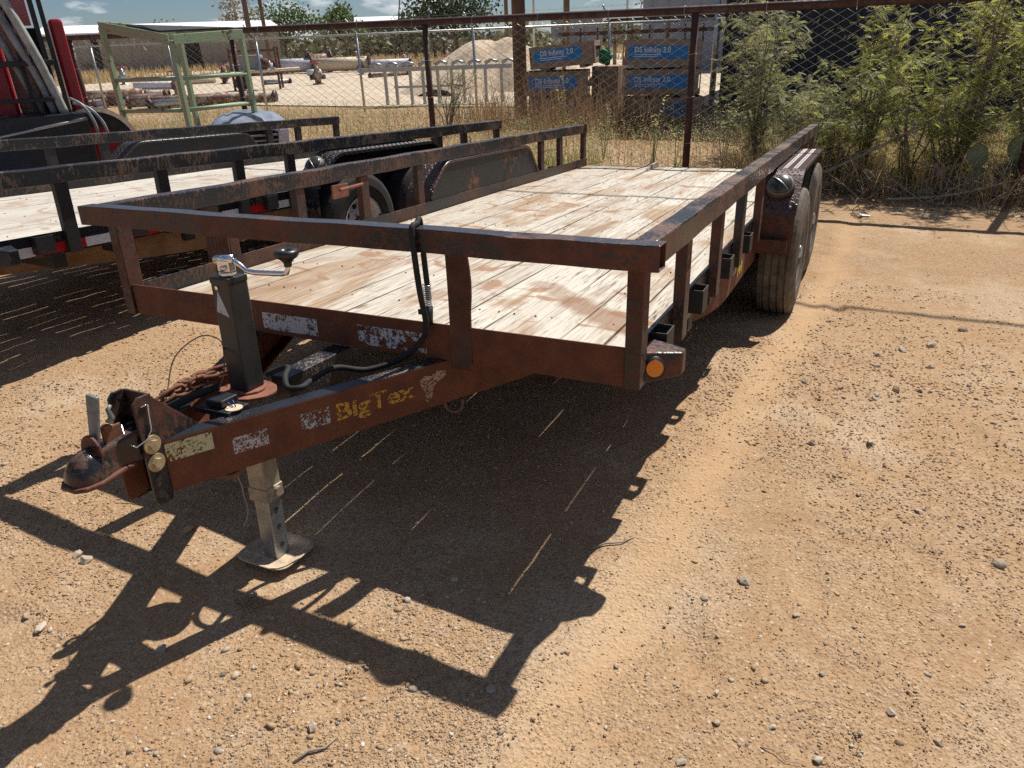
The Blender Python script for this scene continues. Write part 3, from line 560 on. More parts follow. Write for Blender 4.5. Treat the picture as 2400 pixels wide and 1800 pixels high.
        # lower channel wrapping into the tongue
        p0 = Vector((0.041, -0.723)); d = Vector((0.437, 0.8995)).normalized(); xl = xi + 0.005
        sb = (xl - 0.041) / d.x; bend = p0 + d * sb
        path = round_path([tuple(p0), tuple(bend), (xl, L - 0.05)], 0.28, 7); path = [(sd * p[0], p[1]) for p in path]
        cpr = [(0, -0.150), (0, -0.002), (0.052, -0.002), (0.052, -0.011), (0.008, -0.011), (0.008, -0.141), (0.052, -0.141), (0.052, -0.150)]
        if sd < 0: cpr = [(-o, z) for o, z in cpr][::-1]
        MB().sweep(path, cpr).build('tongue_beam', cm, root, bevel=0.0015)
        tp = [(sd * (p0 + d * u).x, (p0 + d * u).y) for u in (0.0, 0.86)]; tpr = [(0.0008, -0.0018), (0.0008, -0.0004), (0.0512, -0.0004), (0.0512, -0.0018)]
        if sd < 0: tpr = [(-o, z) for o, z in tpr][::-1]
        MB().sweep(tp, tpr).build('tongue_flange', 'tongue_top', root)
        # front marker bracket with amber reflector
        br = MB(); u0, u1 = xi + 0.0065, xi + 0.125
        br.hull8([(sd * u0, 0.10, 0.0), (sd * u1, 0.20, 0.012), (sd * u1, 0.25, 0.012), (sd * u0, 0.27, 0.0), (sd * u0, 0.12, 0.098), (sd * u1, 0.205, 0.085), (sd * u1, 0.25, 0.085), (sd * u0, 0.27, 0.098)])
        bo = br.build('marker_bracket', fm, root, bevel=0.006)
        nrm = Vector((sd * 0.56, -1, 0.12)).normalized(); c = Vector((sd * (xi + 0.052), 0.152, 0.046)); rr = MB().cyl(c - nrm * 0.012, c + nrm * 0.010, 0.036, 24); rb = rr.build('marker_bezel', 'black_plastic', bo, True)
        MB().cyl(c, c + nrm * 0.0135, 0.026, 24).build('reflector', 'amber_lens', bo)
    # front channel and deck
    fc = MB().box(-xo + 0.0825, xo - 0.0825, 0.078, 0.0845, 0.0, 0.124); fc.box(-xo + 0.0825, xo - 0.0825, 0.085, 0.14, 0.0, 0.006); fc.build('front_channel', cm, root, bevel=0.002)
    n = 14; wpl = (2 * xi - 0.012) / n; k0 = -xi + 0.006
    for i in range(n):
        g = 0.0017 + random.choice((0.0, 0.0006, 0.0012, 0.0020, 0.0030)); x0, x1 = k0 + i * wpl + g, k0 + (i + 1) * wpl - g; m = 22; ys = np.linspace(0.095, L - 0.035 + random.uniform(-0.01, 0.008), m); vs = []
        for j, y in enumerate(ys):
            dz = 0.0025 * math.sin(i * 1.7 + j * 0.6); cup = random.uniform(-0.0012, 0.0012); lift = 0.0; lift2 = 0.0
            if main and i == 4: u = max(0, (y - (L - 1.3)) / 1.3); lift = 0.012 * u * u; lift2 = 0.062 * u * u
            e0, e1 = random.uniform(-0.0022, 0.0014), random.uniform(-0.0014, 0.0022)
            zt = 0.045 + dz; vs += [(x0 + e0, y, 0.007), (x1 + e1, y, 0.007), (x1 + e1, y, zt + cup - 0.003 + lift2), (x1 + e1 - 0.006, y, zt + cup + lift2), (x0 + e0 + 0.006, y, zt - cup + lift), (x0 + e0, y, zt - cup - 0.003 + lift)]
        q = 6; fs = [(j * q + a, j * q + (a + 1) % q, (j + 1) * q + (a + 1) % q, (j + 1) * q + a) for j in range(m - 1) for a in range(q)] + [tuple(range(q - 1, -1, -1)), tuple((m - 1) * q + a for a in range(q))]
        MB().add(vs, fs).build('plank', plank, root)
    for y in np.arange(0.50, L - 0.2, 0.405): MB().box(-xi + 0.004, xi - 0.004, y - 0.035, y + 0.035, -0.075, 0.0035).build('cross_member', 'black_steel', root)
    nv = MB()
    for y in np.arange(0.50, L - 0.2, 0.405):
        for i in range(n):
            for o_ in (0.22, 0.78):
                if random.random() < 0.45: continue
                nv.cyl((k0 + (i + o_) * wpl + random.uniform(-0.006, 0.006), y + random.uniform(-0.012, 0.012), 0.040), (k0 + (i + o_) * wpl, y, 0.0478), 0.0034, 6)
    tag(nv.build('deck_screw', 'hub_brown', root), kind='stuff')
    MB().box(-xi + 0.001, xi - 0.001, L - 0.028, L - 0.004, -0.07, 0.047).build('rear_header', 'black_steel', root, bevel=0.002)
    for y in wy: MB().cyl((-xi, y, -0.19), (xi, y, -0.19), 0.035, 12).build('axle', 'black_steel', root)
    # centre tongue member
    MB().box(-0.036, 0.04, -0.24, 0.0775, -0.11, -0.0025).build('tongue_centre', 'tongue_top', root, bevel=0.003)
def POSTS(L): return [0.575, 1.165, 1.725, 2.33 if L > 5.2 else 2.17] + ([4.36, 4.80] if L > 5.2 else [3.95, 4.35]) + [L - 0.045]
def POCKETS(L): return [0.27, 0.80, 1.36, 1.90, L - 0.9] if L > 5.2 else [0.37, 0.9, 1.4, 1.9, L - 0.8]

main = thing('utility_trailer', 'rust-brown utility trailer with bleached plank deck and black tongue jack, filling the foreground', 'trailer')
RX = ((0.999903713, 0.0, -0.0138768037), (0.000769179745, 0.998462622, 0.0554238352), (0.0138554698, -0.0554291723, 0.998366482))
main.matrix_world = Matrix([list(RX[0]) + [0], list(RX[1]) + [0], list(RX[2]) + [0.57036], [0, 0, 0, 1]])
make_trailer(main, 5.483, 1.0, (2.93, 3.79), (2.47, 2.67, 4.055, 4.27), ('rusted_steel', 'rail_steel', 'post_steel', 'rusted_channel', 'bleached_plank', 'tread_rusted', 'fender_plate'), True)
second = thing('utility_trailer', 'black utility trailer with pale deck and red-white side tape, behind the rusty one', 'trailer')
yaw, pit = -0.0812, 0.0541
m3 = Matrix.Rotation(yaw, 4, 'Z') @ Matrix.Rotation(-pit, 4, 'X'); m3.translation = Vector((-3.297, 0.146, 0.5986)); second.matrix_world = m3
make_trailer(second, 4.983, 0.985, (2.66, 3.50), (2.25, 2.46, 3.66, 3.87), ('black_flaked', 'black_flaked', 'black_steel', 'dusty_channel', 'grey_plank', 'tread_black', 'black_steel'), False)
# reflective tape on the second trailer's edge
for sd in (-1, 1):
    y = 0.20; i = 0
    xx = 1.054 * 0.985 + 0.0065
    while y < 2.1:
        w = 0.18 if i % 2 == 0 else 0.27
        MB().box(*sorted((sd * xx, sd * (xx + 0.0012))), y, y + w, 0.012, 0.062).build('white_tape' if i % 2 == 0 else 'red_tape', 'white_tape' if i % 2 == 0 else 'red_tape', second); y += w + 0.002; i += 1
# mid posts of the front rails, the near one bent
for root, mat in ((main, 'post_steel'), (second, 'black_steel')):
    MB().box(-0.535, -0.455, 0.0675, 0.0775, -0.004, 0.372).box(-0.465, -0.455, 0.078, 0.125, 0.125, 0.372).build('post', mat, root, bevel=0.002)
    vs = []; fs = []; n = 9
    for j in range(n):
        t = j / (n - 1); z = -0.02 + t * 0.392; b = 0.012 * math.sin(t * 3.0) if root is main else 0; w = 0.074 - (0.012 * math.exp(-((t - 0.45) / 0.2) ** 2) if root is main else 0)
        vs += [(0.453 + b * 0.6, 0.0675 - b * 0.5, z), (0.453 + w + b, 0.0675 + b, z), (0.453 + w + b, 0.0775 + b, z), (0.453 + b * 0.6, 0.0775 - b * 0.5, z)]
    fs = [(4 * i + k, 4 * i + (k + 1) % 4, 4 * i + 4 + (k + 1) % 4, 4 * i + 4 + k) for i in range(n - 1) for k in range(4)] + [(3, 2, 1, 0), (4 * n - 4, 4 * n - 3, 4 * n - 2, 4 * n - 1)]
    MB().add(vs, fs).build('post', mat, root, bevel=0.002)
# fender lamps on both trailers' near side
for root, s, y0 in ((main, 1.0, 2.47), (second, 0.985, 2.25)):
    nrm = Vector((0, -0.72, 0.69)).normalized(); c = Vector((1.054 * s + 0.105, y0 + 0.085, 0.262)); m = MB()
    def ring(d0, r0, d1, r1, n=28):
        return MB().tube([c + nrm * d0, c + nrm * d1], [r0, r1], n)
    b = ring(0.0, 0.078, 0.026, 0.075).build('lamp_base', 'rusted_steel' if root is main else 'black_steel', root, True)
    ring(0.026, 0.071, 0.038, 0.069).build('lamp_rim', 'rim_dull', b, True)
    dome = MB().tube([c + nrm * (0.038 + 0.026 * math.sin(a)) for a in np.linspace(0, 1.5, 7)], [0.063 * math.cos(a) for a in np.linspace(0, 1.5, 7)], 28); dome.build('lamp_glass', 'lamp_lens', b, True); sdv = nrm.cross(Vector((0.55, 0.4, 0.5))).normalized(); MB().tube([c + nrm * (0.039 + 0.027 * math.cos(a * 1.45)) + sdv * 0.062 * math.sin(a * 1.45) for a in np.linspace(-1, 1, 9)], 0.003, 6).build('lamp_bar', 'galvanised', b, True)
# numbers painted on the lower channel
t = text_mb('14PI', 0.085, 0.003); t.xf(Matrix.Translation((1.059 + 0.0012, 1.93, -0.105)) @ Matrix.Rotation(R(90), 4, 'Z') @ Matrix.Rotation(R(90), 4, 'X')); t.build('painted_number', 'letter_yellow', main)
t = text_mb('BIG TEX', 0.03); t.xf(Matrix.Translation((1.059 + 0.0012, 1.79, -0.07)) @ Matrix.Rotation(R(90), 4, 'Z') @ Matrix.Rotation(R(90), 4, 'X')); t.build('painted_letters', 'letter_white', main)

# stickers and lettering on the main trailer's front
def quad_y(x0, x1, z0, z1, y): return MB().add([(x0, y, z0), (x1, y, z0), (x1, y, z1), (x0, y, z1)], [(0, 1, 2, 3)])
quad_y(-0.353, -0.098, 0.018, 0.082, 0.0772).build('warning_label', 'sticker_white', main)
quad_y(0.08, 0.357, 0.014, 0.084, 0.0772).build('warning_label', 'sticker_white_torn', main)
t = text_mb('WARNING', 0.02); t.xf(Matrix.Translation((0.085, 0.0766, 0.066)) @ Matrix.Rotation(R(90), 4, 'X')); t.build('warning_letters', 'letter_black', main)
BP = Vector((0.041, -0.723, 0)); BD = Vector((0.437, 0.8995, 0)).normalized(); BN = Vector((BD.y, -BD.x, 0))
def beam_m(s, z, off=0.0012):
    m = Matrix((( BD.x, 0, BN.x), (BD.y, 0, BN.y), (0, 1, 0))).to_4x4(); m.translation = BP + BD * s + Vector((0, 0, z)) + BN * off; return m
def beam_quad(s0, s1, z0, z1, off=0.001): return MB().add([(0, 0, 0), (s1 - s0, 0, 0), (s1 - s0, z1 - z0, 0), (0, z1 - z0, 0)], [(0, 1, 2, 3)]).xf(beam_m(s0, z0, off))
beam_quad(0.003, 0.125, -0.062, -0.010).build('worn_label', 'sticker_cream', main)
beam_quad(0.174, 0.274, -0.098, -0.049).build('dealer_label', 'sticker_sales', main)
t = text_mb('TRAILER SALES', 0.0145); t.xf(beam_m(0.180, -0.066, 0.0016)); t.build('dealer_letters', 'letter_black', main)
beam_quad(0.375, 0.465, -0.092, -0.038).build('worn_label', 'sticker_blue', main)
t = text_mb('BigTex', 0.082, 0.0022); sc = 0.275 / t.w; t.xf(beam_m(0.482, -0.092, 0.0012) @ Matrix.Diagonal((sc, 0.92, 1, 1))); t.build('gold_lettering', 'letter_gold', main)
# worn hat-shaped emblem after the letters
em = [(0.0, 0.055), (0.02, 0.068), (0.045, 0.062), (0.07, 0.075), (0.105, 0.066), (0.10, 0.045), (0.066, 0.035), (0.052, 0.022), (0.044, -0.012), (0.03, -0.028), (0.016, -0.018), (0.02, 0.012), (0.006, 0.03)]
MB().add([(u, v, 0) for u, v in em], [tuple(range(len(em)))]).xf(beam_m(0.782, -0.100, 0.0012)).build('worn_emblem', 'logo_tan', main)

# jack
jk = MB(); jk.box(-0.036, 0.036, -0.408, -0.336, 0.012, 0.350); J = jk.build('jack_tube', 'jack_black', main, bevel=0.006)
jc = MB().box(-0.0375, 0.0375, -0.4095, -0.3345, 0.336, 0.356); jc.build('jack_cap', 'black_plastic', J, bevel=0.005)
n = 20; pl = [(0.092 * math.cos(2 * math.pi * k / n) * (1 + 0.05 * math.sin(3 * k)), -0.372 + 0.076 * math.sin(2 * math.pi * k / n)) for k in range(n)]
MB().poly(pl, 'z', -0.004, 0.005).build('mounting_plate', 'weld_rust', main, bevel=0.002)
MB().poly([(p[0] * 0.60, -0.372 + (p[1] + 0.372) * 0.70) for p in pl], 'z', 0.0055, 0.013).build('weld_bead', 'weld_rust', main, bevel=0.004)
ck = MB(); ck.cyl((0, -0.372, 0.356), (0, -0.372, 0.368), 0.024, 16); ck.box(-0.022, 0.022, -0.386, -0.358, 0.368, 0.402); CK = ck.build('crank_head', 'chrome', J, bevel=0.003)
MB().cyl((-0.036, -0.372, 0.398), (0.030, -0.372, 0.404), 0.013, 14).cyl((0.004, -0.394, 0.380), (0.004, -0.35, 0.380), 0.008, 8).build('crank_pin', 'chrome', J, True)
rod = [(-0.01, -0.372, 0.402), (0.025, -0.370, 0.402), (0.048, -0.367, 0.388), (0.066, -0.364, 0.372), (0.09, -0.360, 0.3685), (0.185, -0.350, 0.3705), (0.198, -0.349, 0.374), (0.204, -0.348, 0.386), (0.206, -0.348, 0.402)]
MB().tube(rod, 0.0075, 12).build('crank_handle', 'chrome', J, True)
kb = MB().lathe([(0.392, 0.010), (0.404, 0.012), (0.412, 0.019), (0.418, 0.029), (0.426, 0.034), (0.434, 0.033), (0.439, 0.026), (0.438, 0.014), (0.430, 0.010)], (0.206, -0.348, 0), 'z', 24); kb.build('crank_knob', 'black_plastic', J, True)
tr = MB().add([(-0.028, -0.4086, 0.256), (0.018, -0.4086, 0.243), (-0.012, -0.4086, 0.320)], [(0, 1, 2)]); tr.build('warning_triangle', 'sticker_white', J)
MB().cyl((-0.012, -0.4082, 0.327), (-0.012, -0.411, 0.327), 0.006, 10).build('rivet', 'chrome', J)
sl_ = MB().box(-0.034, 0.034, -0.406, -0.338, -0.355, -0.09); SLV = sl_.build('jack_sleeve', 'galv_leg', main, bevel=0.004)
MB().box(-0.038, 0.038, -0.410, -0.334, -0.372, -0.325).build('sleeve_collar', 'galv_leg', SLV, bevel=0.003)
MB().cyl((0.038, -0.362, -0.345), (0.050, -0.362, -0.345), 0.016, 12).build('drop_pin', 'galv_leg', SLV); MB().cyl((-0.034, -0.372, -0.345), (-0.05, -0.372, -0.345), 0.007, 8).build('drop_pin', 'galv_leg', SLV)
lg = MB().box(-0.030, 0.030, -0.402, -0.342, -0.588, -0.3725); LG = lg.build('jack_leg', 'galvanised', main, bevel=0.004)
for z in (-0.415, -0.475, -0.545):
    MB().cyl((0.0295, -0.372, z), (0.0307, -0.372, z), 0.0095, 14).build('leg_hole', 'dark_recess', LG)
# dished foot plate
vs, fs, n = [], [], 13
for i in range(n):
    for j in range(n):
        u, v = (i / (n - 1) * 2 - 1), (j / (n - 1) * 2 - 1); r4 = (abs(u) ** 5 + abs(v) ** 5) ** 0.2; k = max(abs(u), abs(v)) / max(r4, 1e-6)
        up = 0.018 * max(0, max(abs(u), abs(v)) - 0.72) / 0.28; vs.append((u * k * 0.105, -0.372 + v * k * 0.092, -0.590 + up * 0.9 + 0.001))
fs = [(i * n + j, (i + 1) * n + j, (i + 1) * n + j + 1, i * n + j + 1) for i in range(n - 1) for j in range(n - 1)]
ft = MB().add(vs, fs).build('foot_plate', 'foot_dust', main, True); sm = ft.modifiers.new('thick', 'SOLIDIFY'); sm.thickness = 0.004

# coupler and its adjustable bracket
cp = MB(); cp.box(-0.047, 0.047, -0.735, -0.727, -0.165, 0.140)
for sd in (-1, 1):
    x0, x1 = sorted((sd * 0.041, sd * 0.049)); y0, y1 = -0.782, -0.7355
    pts = [(y1, -0.165), (y0 + 0.012, -0.165), (y0, -0.150), (y0, 0.128), (y0 + 0.014, 0.142), (y1, 0.142)]; cp.poly(pts, 'x', x0, x1)
CPL = cp.build('coupler_channel', 'coupler_steel', main, bevel=0.002)
for sd in (-1, 1):
    x0, x1 = sorted((sd * 0.0335, sd * 0.0405)); MB().poly([(-0.7265, 0.0), (-0.60, 0.0), (-0.7265, 0.132)], 'x', x0, x1).build('gusset', 'post_steel', CPL, bevel=0.001)
    for z in (0.105, 0.055, -0.085, -0.135):
        MB().cyl((sd * 0.0488, -0.762, z), (sd * 0.0496, -0.762, z), 0.011, 12).build('bolt_hole', 'dark_recess', CPL)
for z in (0.010, -0.042):
    w = MB().cyl((0.049, -0.757, z), (0.053, -0.757, z), 0.025, 24).build('washer', 'zinc_yellow', CPL, bevel=0.0008); MB().cyl((0.053, -0.757, z), (0.063, -0.757, z), 0.0142, 6).build('bolt_head', 'zinc_yellow', CPL)
cb = MB()
cb.hull8([(-0.030, -0.90, -0.018), (0.030, -0.90, -0.018), (0.0405, -0.74, -0.030), (-0.0405, -0.74, -0.030), (-0.022, -0.90, 0.042), (0.022, -0.90, 0.042), (0.040, -0.74, 0.060), (-0.040, -0.74, 0.060)])
CB = cb.build('coupler_body', 'coupler_steel', main, bevel=0.008)
secs = [(-0.955, 0.016, 0.018), (-0.948, 0.031, 0.038), (-0.932, 0.042, 0.058), (-0.91, 0.046, 0.069), (-0.886, 0.043, 0.069), (-0.868, 0.037, 0.064), (-0.84, 0.033, 0.064)]; vs = []; q = 15
for y, w, h in secs:
    for k in range(q): a = math.pi * k / (q - 1); vs.append((w * math.cos(a) * (1 - 0.08 * math.sin(a)), y, -0.020 + h * math.sin(a) ** 0.85))
fs = [(i * q + k, (i + 1) * q + k, (i + 1) * q + k + 1, i * q + k + 1) for i in range(len(secs) - 1) for k in range(q - 1)] + [tuple(range(q))]
MB().add(vs, fs).build('ball_socket', 'coupler_steel', CB, True)
rg_ = []; vs = []
for y, w, h in secs[1:-1]:
    a = (y + 0.91) / 0.05; vs.append((0, y, -0.020 + h - 0.003))
MB().tube(vs, 0.009, 8).build('socket_ridge', 'coupler_steel', CB, True)
lip = [(-0.024, -0.963), (0.024, -0.963), (0.046, -0.945), (0.055, -0.91), (0.050, -0.876), (0.042, -0.84), (0.040, -0.80), (-0.040, -0.80), (-0.042, -0.84), (-0.050, -0.876), (-0.055, -0.91), (-0.046, -0.945)]
MB().poly(lip, 'z', -0.032, -0.019).build('socket_flange', 'rusted_steel', CB, bevel=0.005)
n = 14; MB().poly([(0.038 * math.cos(math.pi * k / n), 0.030 + 0.052 * math.sin(math.pi * k / n)) for k in range(n + 1)], 'y', -0.884, -0.876).build('latch_plate', 'rusted_steel', CB, bevel=0.002)
MB().hull8([(-0.016, -0.872, 0.060), (0.015, -0.872, 0.060), (0.015, -0.862, 0.060), (-0.016, -0.862, 0.060), (-0.020, -0.850, 0.174), (0.019, -0.850, 0.171), (0.019, -0.839, 0.171), (-0.020, -0.839, 0.174)]).build('latch_lever', 'lever_grey', CB, bevel=0.003)
MB().box(0.004, 0.012, -0.852, -0.80, 0.045, 0.085).cyl((0.0, -0.838, 0.085), (0.022, -0.838, 0.085), 0.011, 10).build('latch_link', 'chain_rust', CB, bevel=0.003)
MB().tube([(0.018, -0.832, 0.098), (0.020, -0.824, 0.112), (0.018, -0.828, 0.132), (0.018, -0.818, 0.14)], [0.010, 0.007, 0.006, 0.004], 8).build('latch_trigger', 'lever_grey', CB, True)
MB().tube([(0.052, -0.766, 0.118), (0.052, -0.745, 0.118), (0.053, -0.752, 0.05), (0.053, -0.770, 0.03), (0.05, -0.80, 0.022), (0.02, -0.805, 0.03), (0.005, -0.795, 0.075)], 0.0022, 6).build('wire_clip', 'chrome', CPL, True)
MB().poly([(-0.80, -0.06), (-0.80, -0.145), (-0.79, -0.157), (-0.7355, -0.150), (-0.7355, -0.06)], 'x', -0.0405, -0.034).build('lower_tab', 'rusted_channel', CPL, bevel=0.002)
MB().cyl((0.0, -0.775, 0.035), (-0.062, -0.775, 0.035), 0.012, 12).build('pivot_pin', 'hub_brown', CPL, True)

# safety chain heaped on the far tongue beam
ch = bpy.data.objects.new('safety_chain', None); COL.objects.link(ch); ch.parent = main
lk = MB(); pts = []
for k in range(20):
    t_ = 2 * math.pi * k / 20; pts.append((0.022 * math.cos(t_) + (0.014 if math.cos(t_) > 0 else -0.014), 0.015 * math.sin(t_), 0))
lk.tube(pts + [pts[0]], 0.0062, 8, False); LKM = lk.mesh('link', True); LKM.materials.append(M['chain_rust'])
cpos = [(-0.165, -0.58, -0.055), (-0.160, -0.575, -0.015), (-0.150, -0.555, 0.018), (-0.135, -0.525, 0.030), (-0.130, -0.49, 0.024), (-0.135, -0.455, 0.022), (-0.128, -0.42, 0.026), (-0.115, -0.385, 0.034), (-0.108, -0.352, 0.040), (-0.14, -0.40, 0.036), (-0.155, -0.435, 0.03), (-0.16, -0.47, 0.026), (-0.155, -0.505, 0.024), (-0.118, -0.45, 0.04), (-0.125, -0.41, 0.046), (-0.105, -0.37, 0.045)]
for i, p in enumerate(cpos):
    o = put('link', LKM, None, ch); o.location = p; q = cpos[min(i + 1, len(cpos) - 1)]; dd = Vector(q) - Vector(p); an = math.atan2(dd.y, dd.x) if dd.length > 1e-4 else 1
    o.rotation_euler = (R(90) * (i % 2) + random.uniform(-0.4, 0.4), -math.atan2(dd.z, math.hypot(dd.x, dd.y)) if i < 3 else random.uniform(-0.2, 0.2), an)
def catmull(P, n=8):
    P = [Vector(p) for p in P]; P = [P[0] * 2 - P[1]] + P + [P[-1] * 2 - P[-2]]; out = []
    for i in range(1, len(P) - 2):
        a, b, c, d = P[i - 1:i + 3]
        for k in range(n):
            t = k / n; out.append(0.5 * ((2 * b) + (c - a) * t + (2 * a - 5 * b + 4 * c - d) * t * t + (3 * b - a - 3 * c + d) * t ** 3))
    return out + [P[-2]]
# wiring cable: from the hooked loop on the front rail down to the jack foot plate
MB().tube(catmull([(0.375, 0.085, 0.20), (0.372, 0.078, 0.33), (0.378, 0.060, 0.455), (0.385, 0.030, 0.4535), (0.392, -0.010, 0.444), (0.398, -0.014, 0.36), (0.402, -0.006, 0.25), (0.392, 0.030, 0.13), (0.35, 0.050, 0.06), (0.28, 0.03, 0.0), (0.20, -0.05, -0.02), (0.15, -0.14, 0.012), (0.145, -0.24, 0.012), (0.16, -0.315, 0.014), (0.12, -0.33, 0.012), (0.085, -0.30, 0.03), (0.06, -0.255, 0.04), (0.02, -0.25, 0.03), (-0.02, -0.27, 0.012)], 9), 0.0095, 10).build('wiring_cable', 'cable_rubber', main, True)
sp = [];
for k in range(90):
    a_ = k * 0.85; sp.append((0.373 + 0.0135 * math.cos(a_), 0.080 + 0.0135 * math.sin(a_), 0.255 - k * 0.0009))
MB().tube(sp, 0.0016, 5).build('cable_spring', 'chrome', main, True)
pg = MB().cyl((0.373, 0.080, 0.178), (0.373, 0.074, 0.118), 0.016, 16).build('cable_plug', 'black_plastic', main, True)
MB().box(0.338, 0.358, 0.070, 0.078, 0.150, 0.168).build('plug_latch', 'black_plastic', pg, bevel=0.002)
# breakaway cable, switch and junction module
MB().tube(catmull([(-0.105, -0.60, -0.02), (-0.150, -0.53, 0.04), (-0.165, -0.47, 0.12), (-0.13, -0.40, 0.165), (-0.06, -0.39, 0.16), (-0.01, -0.43, 0.125), (0.0, -0.455, 0.075), (-0.012, -0.47, 0.04)], 8), 0.0022, 6).build('breakaway_cable', 'hub_brown', main, True)
MB().tube([(-0.02, -0.46, 0.045), (-0.05, -0.53, 0.035), (-0.075, -0.60, 0.02), (-0.085, -0.625, 0.015)], [0.010, 0.011, 0.012, 0.010], 12).build('breakaway_switch', 'cable_rubber', main, True)
MB().tube([(-0.085, -0.625, 0.015), (-0.095, -0.66, -0.005)], [0.004, 0.009], 7).tube([(-0.085, -0.625, 0.015), (-0.085, -0.665, 0.0)], 0.003, 5).build('stripped_wire', 'galvanised', main, True)
MB().box(-0.01, 0.055, -0.525, -0.462, 0.012, 0.034).build('junction_box', 'black_plastic', main, bevel=0.004)
MB().box(-0.04, 0.09, -0.54, -0.46, -0.006, 0.010).build('mount_strap', 'jack_black', main, bevel=0.002)
MB().cyl((0.078, -0.505, 0.0105), (0.078, -0.505, 0.0125), 0.024, 18).build('cream_tab', 'cream_tab', main)
MB().tube(catmull([(0.05, -0.50, 0.02), (0.064, -0.51, 0.026), (0.074, -0.505, 0.015)], 5), 0.0018, 5).tube(catmull([(0.05, -0.49, 0.02), (0.066, -0.495, 0.028), (0.08, -0.5, 0.014)], 5), 0.0018, 5).build('blue_wire', 'blue_paint', main, True)
# hanging hook and wire below the beam, and a loop under the tongue
MB().tube(catmull([(0.085, -0.60, -0.155), (0.098, -0.57, -0.168), (0.10, -0.535, -0.16), (0.102, -0.52, -0.15)], 5), 0.009, 8).build('chain_hook', 'chain_rust', main, True)
MB().tube(catmull([(0.10, -0.56, -0.165), (0.108, -0.555, -0.21), (0.102, -0.55, -0.24), (0.105, -0.548, -0.30), (0.085, -0.555, -0.35)], 6), 0.0018, 5).build('hanging_wire', 'twig_grey', main, True)
MB().tube(catmull([(0.40, 0.10, -0.15), (0.405, 0.10, -0.185), (0.43, 0.11, -0.20), (0.455, 0.115, -0.185), (0.46, 0.12, -0.15)], 6), 0.006, 8).build('hanging_loop', 'hub_brown', main, True)
# latch tab welded on the far rail of the rusty trailer
MB().box(-1.066, -1.055, 1.42, 1.56, 0.27, 0.345).cyl((-1.03, 1.45, 0.318), (-1.03, 1.66, 0.325), 0.010, 8).build('rail_bracket', 'weld_rust', main, bevel=0.003)

# ------------------------------------------------------------------ pipe fence with chain-link behind the trailers
FY, FT = 6.15, 1.685
def link_mesh(x0, x1, y, z0, z1, dx, dz, r, wob=0.01):
    """zigzag wires that meet in diamonds, three-sided"""
    nw = int((x1 - x0) / dx); nz_ = int((z1 - z0) / dz) + 1
    k = np.arange(nw); j = np.arange(nz_); xs = x0 + k[:, None] * dx + np.where((j[None, :] + k[:, None]) % 2 == 0, 1, -1) * 0 + ((j[None, :] % 2) * 2 - 1) * dx * 0.5 * np.where(k[:, None] % 2 == 0, 1, -1)
    zs = z0 + j[None, :] * dz + 0 * k[:, None]; ys = y + np.sin(xs * 2.1) * wob + np.sin(zs * 5 + xs) * wob * 0.6 + 0 * zs
    P = np.stack([xs, ys, zs], 2); off = np.array([(math.cos(a) * r, math.sin(a) * r * 1.0, math.sin(a) * r * 0.5) for a in (0, 2.094, 4.189)])
    V = (P[:, :, None, :] + off[None, None]).reshape(-1, 3); b = (np.arange(nw)[:, None] * nz_ + np.arange(nz_ - 1)[None, :]).ravel() * 3; F = []
    for a in range(3): c = (a + 1) % 3; F.append(np.stack([b + a, b + c, b + 3 + c, b + 3 + a], 1))
    return V, np.concatenate(F)
pf = thing('pipe_fence', 'dark brown pipe fence with sagging chain-link running behind the trailers', 'fence', (0, FY, 0))
PX = [-12.4, -9.45, -6.25, -3.28, -0.19, 2.80, 5.8]
def zt(x): return FT + 0.004 * max(0, -x)
for x in PX: MB().cyl((x, 0, -0.15), (x, 0, zt(x) - 0.03), 0.036, 14).build('post', 'pipe_fence_steel', pf, True)
MB().tube([(x, 0, zt(x)) for x in np.linspace(-12.6, 6.2, 30)], 0.037, 14).build('top_rail', 'pipe_fence_steel', pf, True)
V, F = link_mesh(-12.4, 6.0, 0.05, 0.0, 1.64, 0.072, 0.042, 0.0023); tag(put('chain_link', npmesh('chain_link', V, F), 'fence_wire', pf), kind='stuff')
for i, x in enumerate(np.arange(-12, 6, 0.78)):
    c = [(x + 0.01 * math.sin(i), 0.042 * math.cos(a), zt(x) + 0.043 * math.sin(a) - (0.02 if a > 3.2 else 0)) for a in np.linspace(0, 6.2, 12)]; MB().tube(c, 0.0022, 5).build('wire_tie', 'fence_wire', pf, True)
for x in PX:
    for z in (0.45, 0.9, 1.3):
        MB().tube([(x + 0.041 * math.cos(a), 0.041 * math.sin(a), z + 0.004 * a) for a in np.linspace(-3.4, 0.4, 10)], 0.0022, 5).build('wire_tie', 'fence_wire', pf, True)
# far galvanised fence with barbed wire
ff = thing('far_fence', 'galvanised chain-link fence with barbed wire on slanted arms beyond the pipe fence', 'fence', (0, 13.4, 0))
for x in list(np.arange(-34, -1.4, 3.05)):
    MB().cyl((x, 0, -0.1), (x, 0, 1.68), 0.030, 10).build('post', 'galvanised', ff, True)
    MB().tube([(x, 0, 1.68), (x - 0.05, -0.28, 1.98)], 0.018, 8).build('outrigger', 'galvanised', ff, True)
MB().tube([(-34.5, 0, 1.66), (-1.4, 0, 1.66)], 0.021, 8).build('top_rail', 'galvanised', ff, True)
MB().cyl((-1.42, 0, -0.1), (-1.42, 0, 2.6), 0.045, 12).build('corner_post', 'galvanised', ff, True)
V, F = link_mesh(-34, -1.5, 0.03, 0.02, 1.64, 0.085, 0.05, 0.0017); tag(put('chain_link', npmesh('chain_link', V, F), 'fence_wire', ff), kind='stuff')
